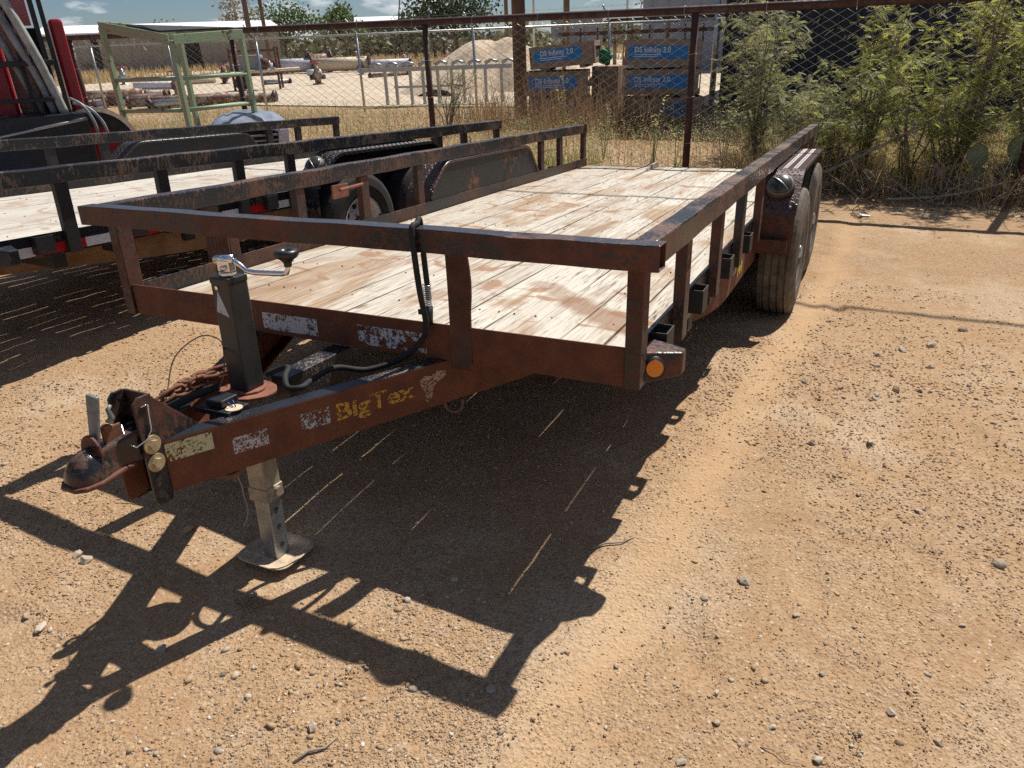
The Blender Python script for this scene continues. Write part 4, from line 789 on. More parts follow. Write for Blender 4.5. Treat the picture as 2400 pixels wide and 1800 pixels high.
for j, (dy, z) in enumerate(((-0.09, 1.78), (-0.18, 1.88), (-0.27, 1.97))):
    m = MB().tube([(x, dy, z - 0.02 * math.sin((x % 3.05) / 3.05 * math.pi)) for x in np.arange(-34, -1.3, 0.5)], 0.0022, 4)
    for x in np.arange(-33, -1.4, 0.26): m.tube([(x - 0.012, dy - 0.01, z - 0.028), (x + 0.012, dy + 0.01, z + 0.022)], 0.0025, 3)
    tag(m.build('barbed_wire', 'fence_wire', ff), kind='stuff')

# ------------------------------------------------------------------ buildings
def slab_building(name, label, x, y, w, d, h, rz, wall, roof, pitch=0.35, doors=()):
    t = thing(name, label, 'building', (x, y, 0), rz)
    MB().box(-w / 2, w / 2, 0, d, -0.3, h).build('wall', wall, t)
    rf = MB().hull8([(-w / 2 - 0.2, -0.25, h + 0.004), (w / 2 + 0.2, -0.25, h + 0.004), (w / 2 + 0.2, d / 2, h + pitch), (-w / 2 - 0.2, d / 2, h + pitch), (-w / 2 - 0.2, -0.25, h + 0.10), (w / 2 + 0.2, -0.25, h + 0.10), (w / 2 + 0.2, d / 2, h + pitch + 0.1), (-w / 2 - 0.2, d / 2, h + pitch + 0.1)])
    rf.hull8([(-w / 2 - 0.2, d / 2, h + pitch), (w / 2 + 0.2, d / 2, h + pitch), (w / 2 + 0.2, d + 0.25, h + 0.004), (-w / 2 - 0.2, d + 0.25, h + 0.004), (-w / 2 - 0.2, d / 2, h + pitch + 0.1), (w / 2 + 0.2, d / 2, h + pitch + 0.1), (w / 2 + 0.2, d + 0.25, h + 0.1), (-w / 2 - 0.2, d + 0.25, h + 0.1)])
    rf.build('roof', roof, t)
    for k, xx in enumerate(np.arange(-w / 2 + 0.3, w / 2, max(0.6, w / 24))): MB().box(xx, xx + 0.05, -0.03, -0.002, 0, h - 0.02).build('wall_rib', wall, t)
    for (x0, x1, z0, z1) in doors: MB().box(x0, x1, -0.05, -0.031, z0, z1).build('door' if z0 < 0.2 else 'window', 'dark_recess', t)
    return t
rzv = R(48)
slab_building('warehouse', 'tan-walled warehouse with bright white roof beyond the green stand', -44.5, 38.5, 15.5, 12, 2.55, rzv, 'tan_wall', 'white_roof', 0.62, ((-4.6, -4.2, 0, 2.6), (1.0, 2.2, 0, 2.2)))
slab_building('shed', 'low white-roofed shed between the round green tree and the dark tree', -43, 64.5, 6.8, 6, 2.6, R(33), 'tan_wall', 'white_roof', 0.95)
slab_building('grey_shed', 'grey corrugated shed seen between the wooden pole and the crates', -16.3, 45.2, 3.2, 5, 2.3, R(20), 'grey_wall', 'grey_wall', 0.3)
slab_building('metal_shop', 'pale blue-grey metal shop next to the black building', -5.0, 29.0, 4.6, 8, 3.2, R(12), 'blue_grey_wall', 'blue_grey_wall', 0.3)
db = thing('black_building', 'black ribbed metal building in shade behind the bushes', 'building', (0, 13.3, 0))
MB().box(-1.30, 16, 0.25, 12, -0.3, 5.2).build('wall', 'dark_wall', db)
for x in np.arange(-1.29, 9, 0.32): MB().box(x, x + 0.055, 0.20, 0.249, -0.2, 5.19).build('wall_rib', 'dark_wall', db)
MB().box(-1.5, 16.2, 0.0, 12.3, 5.205, 5.35).build('roof', 'dark_wall', db)

# ------------------------------------------------------------------ poles, cables
def pole(name, label, x, y, h, r, mat='pole_wood', lean=0.0, arm=False):
    t = thing(name, label, 'pole', (x, y, 0)); MB().tube([(0, 0, -0.2), (lean * h * 0.5, 0, h * 0.5), (lean * h, 0, h)], [r * 1.05, r, r * 0.85], 14).build('shaft', mat, t, True)
    if arm: MB().box(-0.9, 0.9, -0.06, 0.06, h - 0.6, h - 0.48).build('crossarm', mat, t)
pole('utility_pole', 'thick brown wooden pole standing beside the stacked crates', -4.98, 12.35, 8, 0.128)
pole('utility_pole', 'thin dark pole just left of the thick wooden pole', -11.5, 25.3, 7, 0.07)
pole('utility_pole', 'left of two dark poles in front of the brown tree', -32.8, 34.5, 9, 0.15, arm=True)
pole('utility_pole', 'right of two dark poles, beside the green bushy tree', -35.5, 38.8, 9.5, 0.12, lean=-0.015, arm=True)
pole('utility_pole', 'reddish pole standing above the crates', -13.1, 35.4, 8, 0.15)
pole('light_mast', 'thin grey mast above the pipe fence near the black building', -7.4, 27, 6, 0.035, 'galvanised')
pole('light_mast', 'thin grey mast between the wooden pole and reddish pole', -9.6, 23.5, 6, 0.035, 'galvanised')
def cable(name, label, pts, r):
    tag(MB().tube(catmull(pts, 8), r, 6).build(name, 'cable_rubber', None, True), label, 'cable')
cable('guy_wire', 'slanted guy wire running down behind the pipe fence', [(-26.5, 40, 0), (-23.2, 36.5, 4.5), (-20, 33, 9)], 0.035)
cable('overhead_line', 'upper overhead wire sloping across the sky above the crates', [(-46, 45, 6.9), (-20, 40.5, 4.7), (-13.1, 35.4, 4.3), (6, 36, 4.6)], 0.022)
cable('overhead_line', 'overhead wire in front of the sky at far left', [(-75, 30, 7.5), (-50, 45, 6.5), (-32.8, 34.5, 8.3)], 0.025)
cable('service_line', 'overhead cable whose shadow crosses the dirt and the deck', [(-25, 8.2, 6.2), (-8, 7.5, 5.8), (0, 7.25, 5.75), (8, 7.15, 5.9), (25, 7.4, 6.6)], 0.021)

# ------------------------------------------------------------------ crates with printed panels
def crate(label, x, y, z, rz, tilt=(0, 0), faded=False, w=1.12, d=0.8, h=0.40, text=True):
    t = thing('crate', label, 'crate', (x, y, z), rz, 'stacked shipping crates beyond the fence'); t.rotation_euler = (tilt[0], tilt[1], rz); k = 0.014
    MB().box(-w / 2, w / 2, -d / 2, -d / 2 + k, 0, h).build('front_panel', 'crate_wood', t); MB().box(-w / 2, w / 2, d / 2 - k, d / 2, 0, h).build('back_panel', 'crate_wood', t)
    for sd in (-1, 1):
        a, b = sorted((sd * (w / 2 - k), sd * w / 2)); MB().box(a, b, -d / 2 + k + 0.001, d / 2 - k - 0.001, 0.04, h - 0.04).build('end_panel', 'dark_wall' , t)
        for zz in (0.0, h - 0.09): MB().box(*sorted((sd * (w / 2 + 0.001), sd * (w / 2 + 0.02))), -d / 2, d / 2, zz, zz + 0.09).build('end_batten', 'crate_wood', t)
        for yy in (-d / 2, d / 2 - 0.08): MB().box(*sorted((sd * (w / 2 + 0.021), sd * (w / 2 + 0.035))), yy, yy + 0.08, 0, h).build('end_batten', 'crate_wood', t)
    MB().box(-w / 2 + k, w / 2 - k, -d / 2 + k, d / 2 - k, 0, 0.02).build('floor_panel', 'crate_wood', t)
    for sd in (-1, 1): MB().box(sd * w * 0.32 - 0.05, sd * w * 0.32 + 0.05, -d / 2 + 0.01, d / 2 - 0.01, -0.05, -0.001).build('skid', 'crate_wood', t)
    if text:
        p = MB().add([(-w / 2 + 0.05, -d / 2 - 0.002, 0.10), (w / 2 - 0.20, -d / 2 - 0.002, 0.10), (w / 2 - 0.20, -d / 2 - 0.002, 0.31), (-w / 2 + 0.05, -d / 2 - 0.002, 0.31)], [(0, 1, 2, 3)]).build('printed_panel', 'crate_print_faded' if faded else 'crate_print', t)
        tx = text_mb('DS Infinity 2.0', 0.14, 0.002); s_ = 0.60 / tx.w; tx.xf(Matrix.Translation((-w / 2 + 0.16, -d / 2 - 0.004, 0.205)) @ Matrix.Rotation(R(90), 4, 'X') @ Matrix.Diagonal((s_, s_ * 1.15, 1, 1))); tx.build('printed_letters', 'crate_text', p)
        MB().add([(-w / 2 + 0.16 + a, -d / 2 - 0.004, b) for a, b in ((0, 0.165), (0.46, 0.165), (0.46, 0.176), (0, 0.176))], [(0, 1, 2, 3)]).add([(-w / 2 + 0.16 + a, -d / 2 - 0.004, b) for a, b in ((0, 0.135), (0.40, 0.135), (0.40, 0.145), (0, 0.145))], [(0, 1, 2, 3)]).build('printed_line', 'crate_text', p)
    return t
cz = 0.05; ra = R(24)
cl = (-3.80, 11.80)
crate('bottom crate of the left stack, half hidden by brown weeds', cl[0] - 0.10, cl[1], cz, ra, faded=True)
crate('middle crate of the left stack with blue printed panel', cl[0] - 0.14, cl[1] - 0.02, cz + 0.452, ra - R(4))
crate('top crate of the left stack, tilted, its open end showing', cl[0] + 0.02, cl[1] + 0.05, cz + 0.93, R(10), (0, R(-4.0)), w=1.12, d=0.85, h=0.37)
cr = (-2.02, 11.85); rb_ = R(20)
crate('bottom crate of the right stack, faded behind weeds', cr[0] + 0.06, cr[1], cz, rb_ + R(3), w=1.25, faded=True)
crate('middle crate of the right stack with blue printed panel', cr[0], cr[1], cz + 0.455, rb_ - R(3), (0, R(0.8)), w=1.25)
crate('top crate of the right stack, half in shade', cr[0] - 0.02, cr[1] + 0.02, cz + 0.915, R(17), (0, R(2.0)), w=1.25)
gb = MB(); q = 14
vs = []
for a in range(q + 1):
    for b in range(2 * q):
        th, ph = math.pi * a / q, math.pi * b / q; rr = 0.12 * (1 + 0.16 * math.sin(3 * ph + 2 * th) + 0.12 * math.sin(5 * th + ph) + random.uniform(-0.03, 0.03)); vs.append((rr * math.sin(th) * math.cos(ph), rr * math.sin(th) * math.sin(ph) * 0.8, 0.15 + rr * math.cos(th) * 1.05))
gb.add(vs, [(a * 2 * q + b, a * 2 * q + (b + 1) % (2 * q), (a + 1) * 2 * q + (b + 1) % (2 * q), (a + 1) * 2 * q + b) for a in range(q) for b in range(2 * q)]); gbo = gb.build('plastic_bag', 'green_plastic', None); gbo.location = (-3.06, 11.92, 0.96); tag(gbo, 'crumpled green plastic bag wedged between the two crate stacks', 'bag')
bk = MB(); bk.box(-0.3, 0.2, -0.3, 0.3, -0.96, -0.005); o = bk.build('wooden_block', 'crate_wood', None, bevel=0.01); o.location = (-3.02, 12.2, 0.96); tag(o, 'wooden block under the green bag between the crate stacks', 'crate')
# rusty rack behind the crates
rk = thing('pipe_rack', 'rusty pipe rack rising behind the right crate stack', 'rack', (-3.4, 16.2, 0), R(12))
for x in (-2.1, -0.9, 0.3, 1.4): MB().box(x, x + 0.08, 0, 0.08, 0, 1.72).build('upright', 'scrap_rust', rk)
MB().box(-2.2, 1.6, -0.02, -0.001, 1.45, 1.53).build('beam', 'rusted_steel', rk); MB().box(-1.1, 1.6, -0.02, -0.001, 1.72, 1.78).build('beam', 'rusted_steel', rk)
for i in range(9): MB().box(-2.1 + i * 0.4, -2.06 + i * 0.4, 0.1, 0.14, 1.2, 1.62).build('stub', 'rusted_steel', rk)

# ------------------------------------------------------------------ yard beyond the far fence
plain('yard_sand', (0.50, 0.415, 0.315), 0.95, 0, 0.16, 0.8, spec=0.1)
yx, yy = np.meshgrid(np.linspace(-75, 4, 60), np.linspace(0, 1, 40)); yy = 14.6 + 42 * yy ** 1.4; yv = np.stack([yx.ravel(), yy.ravel() + 0.8 * vnoise(yx.ravel() * 0.5, yy.ravel() * 0.5, 2), 0.03 + 0.03 * vnoise(yx.ravel() * 0.7, yy.ravel() * 0.7, 6)], 1); yi = (np.arange(39)[:, None] * 60 + np.arange(59)[None, :]).ravel()
tag(put('yard', npmesh('yard', yv, np.stack([yi, yi + 1, yi + 61, yi + 60], 1), True), 'yard_sand'), kind='structure')
def mound(name, label, x, y, r, h, mat):
    n = 44; vs = []; fs = []
    for i in range(n):
        for j in range(n):
            u, v = i / (n - 1) * 2 - 1, j / (n - 1) * 2 - 1; d = math.hypot(u, v); a = math.atan2(v, u); k = 1 + 0.22 * math.sin(a * 3 + 1) + 0.1 * math.sin(a * 7)
            z = h * max(0, 1 - (d / (0.92 * k)) ** 1.3) * (1 + 0.25 * float(vnoise(np.array([u * 5.0]), np.array([v * 5.0]), 4)[0])) - 0.03; vs.append((u * r, v * r, z))
    fs = [(i * n + j, (i + 1) * n + j, (i + 1) * n + j + 1, i * n + j + 1) for i in range(n - 1) for j in range(n - 1)]
    o = MB().add(vs, fs).build(name, mat, None, True); o.location = (x, y, 0); tag(o, label, 'sand pile')
mound('sand_pile', 'pale sand pile left of the thick wooden pole', -9.6, 20.3, 3.1, 1.55, 'sand_pale')
gr = thing('galvanised_frame', 'row of galvanised steel frames standing beyond the far fence', 'frame', (-8.9, 14.9, 0), R(18))
for i, x in enumerate((-0.95, -0.68, -0.3, 0.02, 0.4, 0.75, 1.05, 1.6, 2.0)):
    MB().box(x, x + 0.07, 0.0, 0.07, 0, 0.80).build('leg', 'galvanised', gr)
MB().box(-1.6, 2.3, -0.02, 0.10, 0.803, 0.90).build('beam', 'galvanised', gr); MB().box(-0.7, 1.1, -0.021, -0.001, 0.42, 0.47).build('crossbar', 'galvanised', gr)
for i in range(9): MB().tube([(-1.3 + i * 0.42, 0.0, 0.93), (-1.15 + i * 0.42, 0.05, 1.0), (-0.98 + i * 0.42, 0.02, 0.95)], 0.04, 7).build('clamp', 'galvanised', gr, True)
def pipe(label, x, y, ln, r, rz, mat='scrap_rust', flange=True, z=None):
    t = thing('flanged_pipe', label, 'pipe', (x, y, r * 1.3 if z is None else z), rz, 'pipes lying in the far yard'); MB().cyl((-ln / 2, 0, 0), (ln / 2, 0, 0), r, 16).build('barrel', mat, t, True)
    if flange:
        for sd in (-1, 1): MB().cyl((sd * ln / 2 - 0.04, 0, 0), (sd * ln / 2 + 0.04, 0, 0), r * 1.4, 18).build('flange', 'rusted_steel', t, True); MB().cyl((sd * ln / 2 + sd * 0.041, 0, 0), (sd * ln / 2 + sd * 0.043, 0, 0), r * 0.85, 16).build('bore', 'dark_recess', t)
pipe('longest white flanged pipe of the yard, at the left of the pipe row', -29.6, 31.5, 3.4, 0.26, R(35), 'pale_plastic'); pipe('white flanged pipe with a broad rusty flange in the pipe row', -27.4, 31.9, 2.2, 0.34, R(20), 'pale_plastic')
pipe('short rusty flanged pipe in the middle of the pipe row', -26.6, 32.8, 1.2, 0.42, R(60)); pipe('cream flanged pipe at the right of the pipe row', -25.0, 32.7, 3.0, 0.33, R(30), 'cream_tab'); pipe('white pipe lying behind the pipe row', -24.0, 34.7, 3.6, 0.24, R(25), 'pale_plastic')
for i in range(12):
    d = (19, 27, 23, 31, 21, 28, 24, 33, 22, 30, 26, 35)[i]; a = R(-66 + i * 1.45); x, y = CP[0] + d * math.sin(a), CP[1] + d * math.cos(a); y = max(y, 14.6)
    pipe(ORD[i] + ' of the scrap pipes lying beyond the far fence', x, y, random.uniform(1.2, 3.6), random.uniform(0.06, 0.15), R(random.uniform(10, 70)), ('scrap_rust', 'pale_plastic', 'rusted_steel', 'galvanised', 'scrap_rust')[i % 5], i % 2 == 0)
for i in range(12):
    x = -28.6 + i * 0.62 + random.uniform(-0.1, 0.1); o = MB().box(-0.06, 0.06, -0.06, 0.06, -0.1, random.uniform(0.9, 1.4)).build('dark_stake', 'rusted_steel', None); o.location = (x, 46 + i * 0.2, 0); tag(o, ORD[i] + ' of the short dark stakes across the far yard', 'stake', 'stakes in the far yard')
for i in range(12):
    a = R(-50 + i * 2.6); d = (30, 38, 44, 34, 41, 48, 36, 50, 40, 46, 33, 43)[i]; pipe(ORD[i] + ' of the short pale pipes strewn across the middle of the yard', CP[0] + d * math.sin(a), CP[1] + d * math.cos(a), (0.8, 1.6, 2.2, 1.1)[i % 4], (0.09, 0.14, 0.11)[i % 3], R(15 + 37 * i % 80), ('pale_plastic', 'cream_tab', 'scrap_rust', 'galvanised')[i % 4], i % 3 == 0)
for i in range(10):
    a = R(-58 + i * 3.1); d = 28 + (i * 7) % 19; t = thing('valve', ORD[i] + ' of the squat rusty valves standing about the yard', 'valve', (CP[0] + d * math.sin(a), CP[1] + d * math.cos(a), 0), R(i * 40), 'valves in the far yard'); MB().lathe([(0.0, 0.22), (0.06, 0.22), (0.07, 0.12), (0.25, 0.13), (0.40, 0.2), (0.5, 0.13), (0.7, 0.06), (0.75, 0.0)], n=16, axis='z').build('body', ('scrap_rust', 'rusted_steel', 'galvanised')[i % 3], t, True); MB().cyl((-0.3, 0, 0.3), (0.3, 0, 0.3), 0.1, 12).build('spool', 'rusted_steel', t, True); MB().lathe([(0.78, 0.20), (0.80, 0.22), (0.82, 0.20), (0.80, 0.18)], n=18, axis='z', closed=True).build('hand_wheel', 'red_paint', t, True)
# stacked machinery frames deep in the yard
mc = thing('machine_frame', 'grey machine frame standing in the yard behind the right leg of the green stand', 'machine', (-19.5, 20.5, 0), R(35))
MB().box(-0.55, 0.25, -0.3, 0.4, 0.55, 1.2).build('housing', 'grey_wall', mc, bevel=0.05)
for sd in (-1, 1):
    for yy in (-0.42, 0.42): MB().box(sd * 0.8 - 0.04, sd * 0.8 + 0.04, yy - 0.04, yy + 0.04, 0, 1.45).build('leg', 'rusted_steel', mc)
for z in (0.5, 1.30): MB().box(-0.84, 0.84, -0.47, -0.461, z, z + 0.08).build('rail', 'rusted_steel', mc)
MB().tube([(-1.3, -0.5, 0.62), (1.6, -0.55, 0.70)], 0.05, 10).build('pipe', 'cream_tab', mc, True)
MB().cyl((-0.5, -0.48, 0.30), (-0.5, -0.60, 0.30), 0.26, 20).build('drum', 'rubber_far', mc, True)
MB().cyl((0.35, -0.31, 0.9), (0.35, -0.5, 0.9), 0.2, 16).build('pulley', 'rusted_steel', mc, True)
# ------------------------------------------------------------------ green pipe stand
gs = thing('pipe_stand', 'mint green pipe stand with dark sloping top behind the second trailer', 'stand', (-6.0, 4.9, 0))
gp = {'L': (-6.48, 4.44, 1.775), 'N': (-5.66, 4.64, 1.615), 'R': (-5.56, 5.61, 1.655), 'B': (-6.38, 5.41, 1.69)}
gp = {k: Vector((p[0] + 6.0, p[1] - 4.9, p[2])) for k, p in gp.items()}
for k, p in gp.items(): MB().box(p.x - 0.028, p.x + 0.028, p.y - 0.028, p.y + 0.028, 0, p.z - 0.002).build('leg', 'green_paint', gs, bevel=0.006)
for a, b, m in (('L', 'N', 1), ('N', 'R', 1), ('R', 'B', 1), ('B', 'L', 1)):
    A, B = gp[a], gp[b]; d = (B - A); n_ = Vector((d.y, -d.x, 0)).normalized() * 0.045
    off = -n_ if (a in 'RB') else n_
    v0 = [A + off * 1.05 - Vector((0, 0, 0.05)), B + off * 1.05 - Vector((0, 0, 0.05))]
    p8 = []
    for zz in (0, 0.105):
        p8 += [v0[0] + Vector((0, 0, zz)), v0[1] + Vector((0, 0, zz)), v0[1] - off * 0.3 + Vector((0, 0, zz)), v0[0] - off * 0.3 + Vector((0, 0, zz))]
    MB().hull8([tuple(q) for q in p8]).build('top_beam', 'green_paint', gs, bevel=0.004)
    if a in 'RB': continue
    for z0 in (1.22, 0.88):
        MB().tube([A * 1 + Vector((0, 0, z0 - A.z)), B + Vector((0, 0, z0 - B.z))], 0.025, 12).build('rung', 'green_paint', gs, True)
Lp, Np, Rp, Bp = gp['L'], gp['N'], gp['R'], gp['B']; up = Vector((0, 0, 0.062))
MB().hull8([tuple(q + Vector((0, 0, 0.056 + dz))) for dz in (0, 0.02) for q in (Lp * 0.62 + Np * 0.38, Np * 0.86 + Lp * 0.14, Rp * 0.9 + Bp * 0.1, Bp * 0.7 + Rp * 0.3)]).build('top_sheet', 'black_steel', gs)

# ------------------------------------------------------------------ red machine with hoses at the far left
rg = thing('hose_machine', 'red machine with thick grey hoses and black mast at the far left edge', 'machine', (-5.78, 3.22, 0), math.atan2(0.835, 0.55))
def RB(nm, x0, x1, y0, y1, z0, z1, mat, bev=0.006): return MB().box(x0, x1, y0, y1, z0, z1).build(nm, mat, rg, bevel=bev)
RB('red_panel', 0.10, 0.22, 0.12, 0.75, 0.2, 1.83, 'red_paint', 0.03); RB('red_panel', -1.2, -0.36, 0.30, 0.9, 0.2, 2.4, 'red_paint', 0.03)
RB('rear_panel', -0.35, -0.14, 0.50, 0.56, 0.6, 2.2, 'beige_panel'); RB('pink_plate', -0.20, -0.045, 0.27, 0.29, 1.78, 2.35, 'pink_panel')
for x, w in ((-0.03, 0.045), (0.045, 0.04), (-0.24, 0.035)): RB('mast_rail', x, x + w, 0.05, 0.16, 0.2, 2.5, 'black_steel')
RB('cross_bar', -1.0, 0.055, -0.02, 0.045, 1.425, 1.475, 'black_steel'); RB('cross_bar', -1.0, -0.05, -0.08, -0.03, 1.105, 1.145, 'black_steel')
RB('base_box', -1.1, 0.20, -0.12, 0.6, 0.12, 0.985, 'jack_black', 0.01); RB('mast_back', -0.14, 0.0, 0.30, 0.40, 0.9, 1.76, 'dark_recess')
MB().tube([(-1.0, -0.15, 0.76), (-0.1, -0.15, 0.89), (0.2, -0.15, 0.93)], 0.014, 8).build('pipe', 'galvanised', rg, True)
for p, r, mat in (([(-0.42, 0.12, 1.9), (-0.35, 0.05, 2.02), (-0.30, 0.02, 1.93), (-0.22, 0.0, 1.65), (-0.13, 0.02, 1.35), (-0.06, 0.05, 0.99)], 0.036, 'hose_grey'), ([(-0.30, 0.15, 1.9), (-0.235, 0.02, 2.0), (-0.19, -0.01, 1.9), (-0.11, -0.03, 1.62), (-0.04, -0.02, 1.32), (0.02, 0.0, 0.99)], 0.042, 'hose_pale'), ([(-0.40, 0.16, 1.9), (-0.34, 0.14, 1.7), (-0.27, 0.13, 1.4), (-0.17, 0.14, 1.0)], 0.034, 'hose_grey'), ([(-0.34, 0.2, 1.95), (-0.25, 0.12, 1.8), (-0.17, 0.1, 1.5), (-0.1, 0.1, 1.1)], 0.03, 'cable_rubber')):
    MB().tube(catmull(p, 8), r, 12).build('hose', mat, rg, True)
for p in ([(0.10, -0.05, 1.12), (0.19, -0.14, 1.05), (0.25, -0.16, 0.9), (0.26, -0.15, 0.75)], [(0.12, 0.0, 1.07), (0.24, -0.1, 1.02), (0.33, -0.13, 0.88), (0.35, -0.13, 0.72)]): MB().tube(catmull(p, 6), 0.015, 8).build('thin_hose', 'hose_grey', rg, True)
tw = put('wheel', TY2, None, rg); tw.location = (0.26, 0.22, 0.62); tw.rotation_euler = (0, 0, R(90)); tw.scale = (1, 1.02, 1.02)
MB().lathe([(0.10, 0.388), (0.112, 0.345)], n=48).build('pale_band', 'cream_tab', tw, True); MB().lathe([(0.03, 0.0), (0.045, 0.12), (0.06, 0.205)], n=30).build('rim', 'red_paint', tw, True)
tw.rotation_euler = (0, 0, R(-90))
# blue drum and mesh guard seen through the second trailer's rails
o = MB().lathe([(-0.42, 0.0), (-0.42, 0.27), (-0.2, 0.28), (-0.19, 0.29), (-0.17, 0.28), (0.17, 0.28), (0.19, 0.29), (0.2, 0.28), (0.42, 0.27), (0.42, 0.0)], n=28).build('drum', 'blue_paint', None, True); o.location = (-5.45, 2.0, 0.28); o.rotation_euler = (0, 0, R(50)); tag(o, 'blue drum lying behind the second trailer at the left edge', 'drum')
# pickup front clip resting behind the second trailer
hd = thing('truck_hood', 'silver-grey truck hood and grille lying behind the second trailer', 'truck part', (-5.40, 5.30, 0), R(44))
n = 17; vs = []
for i in range(n):
    for j in range(9):
        u, v = i / (n - 1) * 2 - 1, j / 8; z = 0.78 - 0.15 * abs(u) ** 3.2 - 0.16 * (1 - v) ** 3 - 0.02 * (abs(abs(u) - 0.45) < 0.07); vs.append((u * 0.46, -0.1 + v * 0.8, z))
h_ = MB().add(vs, [(i * 9 + j, (i + 1) * 9 + j, (i + 1) * 9 + j + 1, i * 9 + j + 1) for i in range(n - 1) for j in range(8)]).build('hood', 'silver_paint', hd, True); sm = h_.modifiers.new('thick', 'SOLIDIFY'); sm.thickness = 0.02
for z in (0.40, 0.46, 0.52): MB().box(-0.25, 0.36, -0.16, -0.12, z, z + 0.02).build('grille_bar', 'galvanised', hd)
MB().hull8([(0.30, -0.19, 0.25), (0.44, -0.17, 0.25), (0.44, -0.05, 0.25), (0.30, -0.05, 0.25), (0.34, -0.17, 0.60), (0.47, -0.15, 0.60), (0.47, -0.05, 0.60), (0.34, -0.05, 0.60)]).build('lamp_surround', 'pale_plastic', hd, bevel=0.02)
MB().box(-0.42, 0.40, -0.02, 0.6, 0.0, 0.58).build('cradle', 'dark_recess', hd)

# ------------------------------------------------------------------ plants
def rot_frames(d, roll):
    """orthonormal frames (n,3,3) with column 0 along d"""
    d = d / np.linalg.norm(d, axis=1, keepdims=True); ref = np.where(np.abs(d[:, 2:3]) > 0.9, np.array([[1.0, 0, 0]]), np.array([[0, 0, 1.0]])); s = np.cross(ref, d); s /= np.linalg.norm(s, axis=1, keepdims=True); u = np.cross(d, s)
    c, n = np.cos(roll)[:, None], np.sin(roll)[:, None]; s2 = s * c + u * n; u2 = -s * n + u * c; return np.stack([d, s2, u2], 2)
def scatter(T, TF, P, Fr, sc):
    """copies of template T (k,3) at P with frames Fr and scales sc, as one vertex/face array"""
    k = len(T); V = np.einsum('nij,kj->nki', Fr, T) * sc[:, None, None] + P[:, None, :]
    return V.reshape(-1, 3), (TF[None] + (np.arange(len(P)) * k)[:, None, None]).reshape(-1, TF.shape[1])
def pinna(n=9, ln=0.085, lf=0.019, wd=0.0052):
    V = []; F = []
    for i in range(n):
        t = (i + 0.6) / n; x = t * ln; dz = -0.02 * t * t
        for sd in (-1, 1):
            b = len(V); l = lf * (1 - 0.35 * abs(t - 0.5)); V += [(x, 0, dz), (x + 0.004 + wd, sd * l * 0.5, dz + 0.001), (x + 0.006, sd * l, dz - 0.001), (x + 0.004 - wd * 0.6, sd * l * 0.5, dz)]; F.append((b, b + 1, b + 2, b + 3))
    return np.array(V), np.array(F)
PV, PFc = pinna()
def bush(name, label, x, y, h, spread, stems, leaves, mat, group, bare=0.35, seed=0, lscale=1.0, cat='bush', lean=(0, 0)):
    r = np.random.default_rng(seed); t = thing(name, label, cat, (x, y, gzf(x, y)), 0, group); br = MB(); tips = []
    for i in range(stems):
        a = r.uniform(0, 6.28); tx, ty = math.cos(a) * spread * r.uniform(0.25, 1.0) + lean[0], math.sin(a) * spread * r.uniform(0.2, 0.8) + lean[1]; hh = h * r.uniform(0.72, 1.0)
        p = [Vector((tx * u ** 1.3 + r.normal(0, 0.02), ty * u ** 1.3 + r.normal(0, 0.02), hh * u - 0.03)) for u in np.linspace(0, 1, 7)]; r0 = 0.008 + 0.011 * h / 2 * r.uniform(0.5, 1.2)
        br.tube(p, [r0 * (1 - 0.8 * k / 6) for k in range(7)], 6)
        for k in range(int(7 + 3 * h)):
            u = r.uniform(bare, 1.0); i0 = min(5, int(u * 6)); q = p[i0].lerp(p[i0 + 1], u * 6 - i0); b = r.uniform(0, 6.28); ln = r.uniform(0.16, 0.42) * min(1.3, h / 1.4); d = Vector((math.cos(b), math.sin(b), r.uniform(-0.1, 0.9))).normalized(); e = q + d * ln; mid_ = q + d * ln * 0.5 + Vector((0, 0, 0.02)); br.tube([q, mid_, e], [0.0045, 0.003, 0.0015], 4, False); tips.append((q, e))
        tips.append((p[5], p[6]))
    br.build('branch', 'bark', t, True)
    n = int(leaves * 1.6); k = r.integers(0, len(tips), n); u = r.uniform(0.1, 1.08, n)[:, None]; A = np.array([tuple(a) for a, b in tips])[k]; B = np.array([tuple(b) for a, b in tips])[k]; P = A + (B - A) * u + r.normal(0, 0.02, (n, 3))
    az = r.uniform(0, 6.28, n); D = np.stack([np.cos(az), np.sin(az), r.uniform(-0.75, 0.35, n)], 1); V, F = scatter(PV, PFc, P, rot_frames(D, r.normal(0, 0.5, n)), r.uniform(0.75, 1.35, n) * lscale)
    tag(put('foliage', npmesh('foliage', V, F), mat, t), kind='stuff')
BG = 'mesquite bushes along the pipe fence'
bush('mesquite_bush', 'dark green mesquite bush just right of the fence post behind the deck', 0.42, 7.05, 1.72, 0.55, 8, 900, 'shrub_leaf', BG, 0.08, 1)
bush('mesquite_bush', 'low mesquite bush beside the wheel end of the rusty trailer', 0.85, 6.75, 1.05, 0.5, 7, 480, 'shrub_leaf', BG, 0.08, 2)
bush('mesquite_bush', 'tall bright green mesquite bush in the middle of the thicket', 1.50, 6.85, 1.78, 0.38, 8, 820, 'mesquite_leaf', BG, 0.08, 3)
bush('mesquite_bush', 'yellow-green mesquite bush poking through the fence', 1.92, 6.35, 1.22, 0.42, 6, 420, 'mesquite_leaf', BG, 0.08, 4)
bush('mesquite_bush', 'tall mesquite bush whose tip rises above the fence rail', 2.35, 6.75, 2.0, 0.5, 9, 900, 'mesquite_leaf', BG, 0.08, 5)
bush('mesquite_bush', 'mesquite bush at the right edge by the cactus', 2.95, 6.9, 1.75, 0.5, 8, 720, 'mesquite_leaf', BG, 0.08, 6)
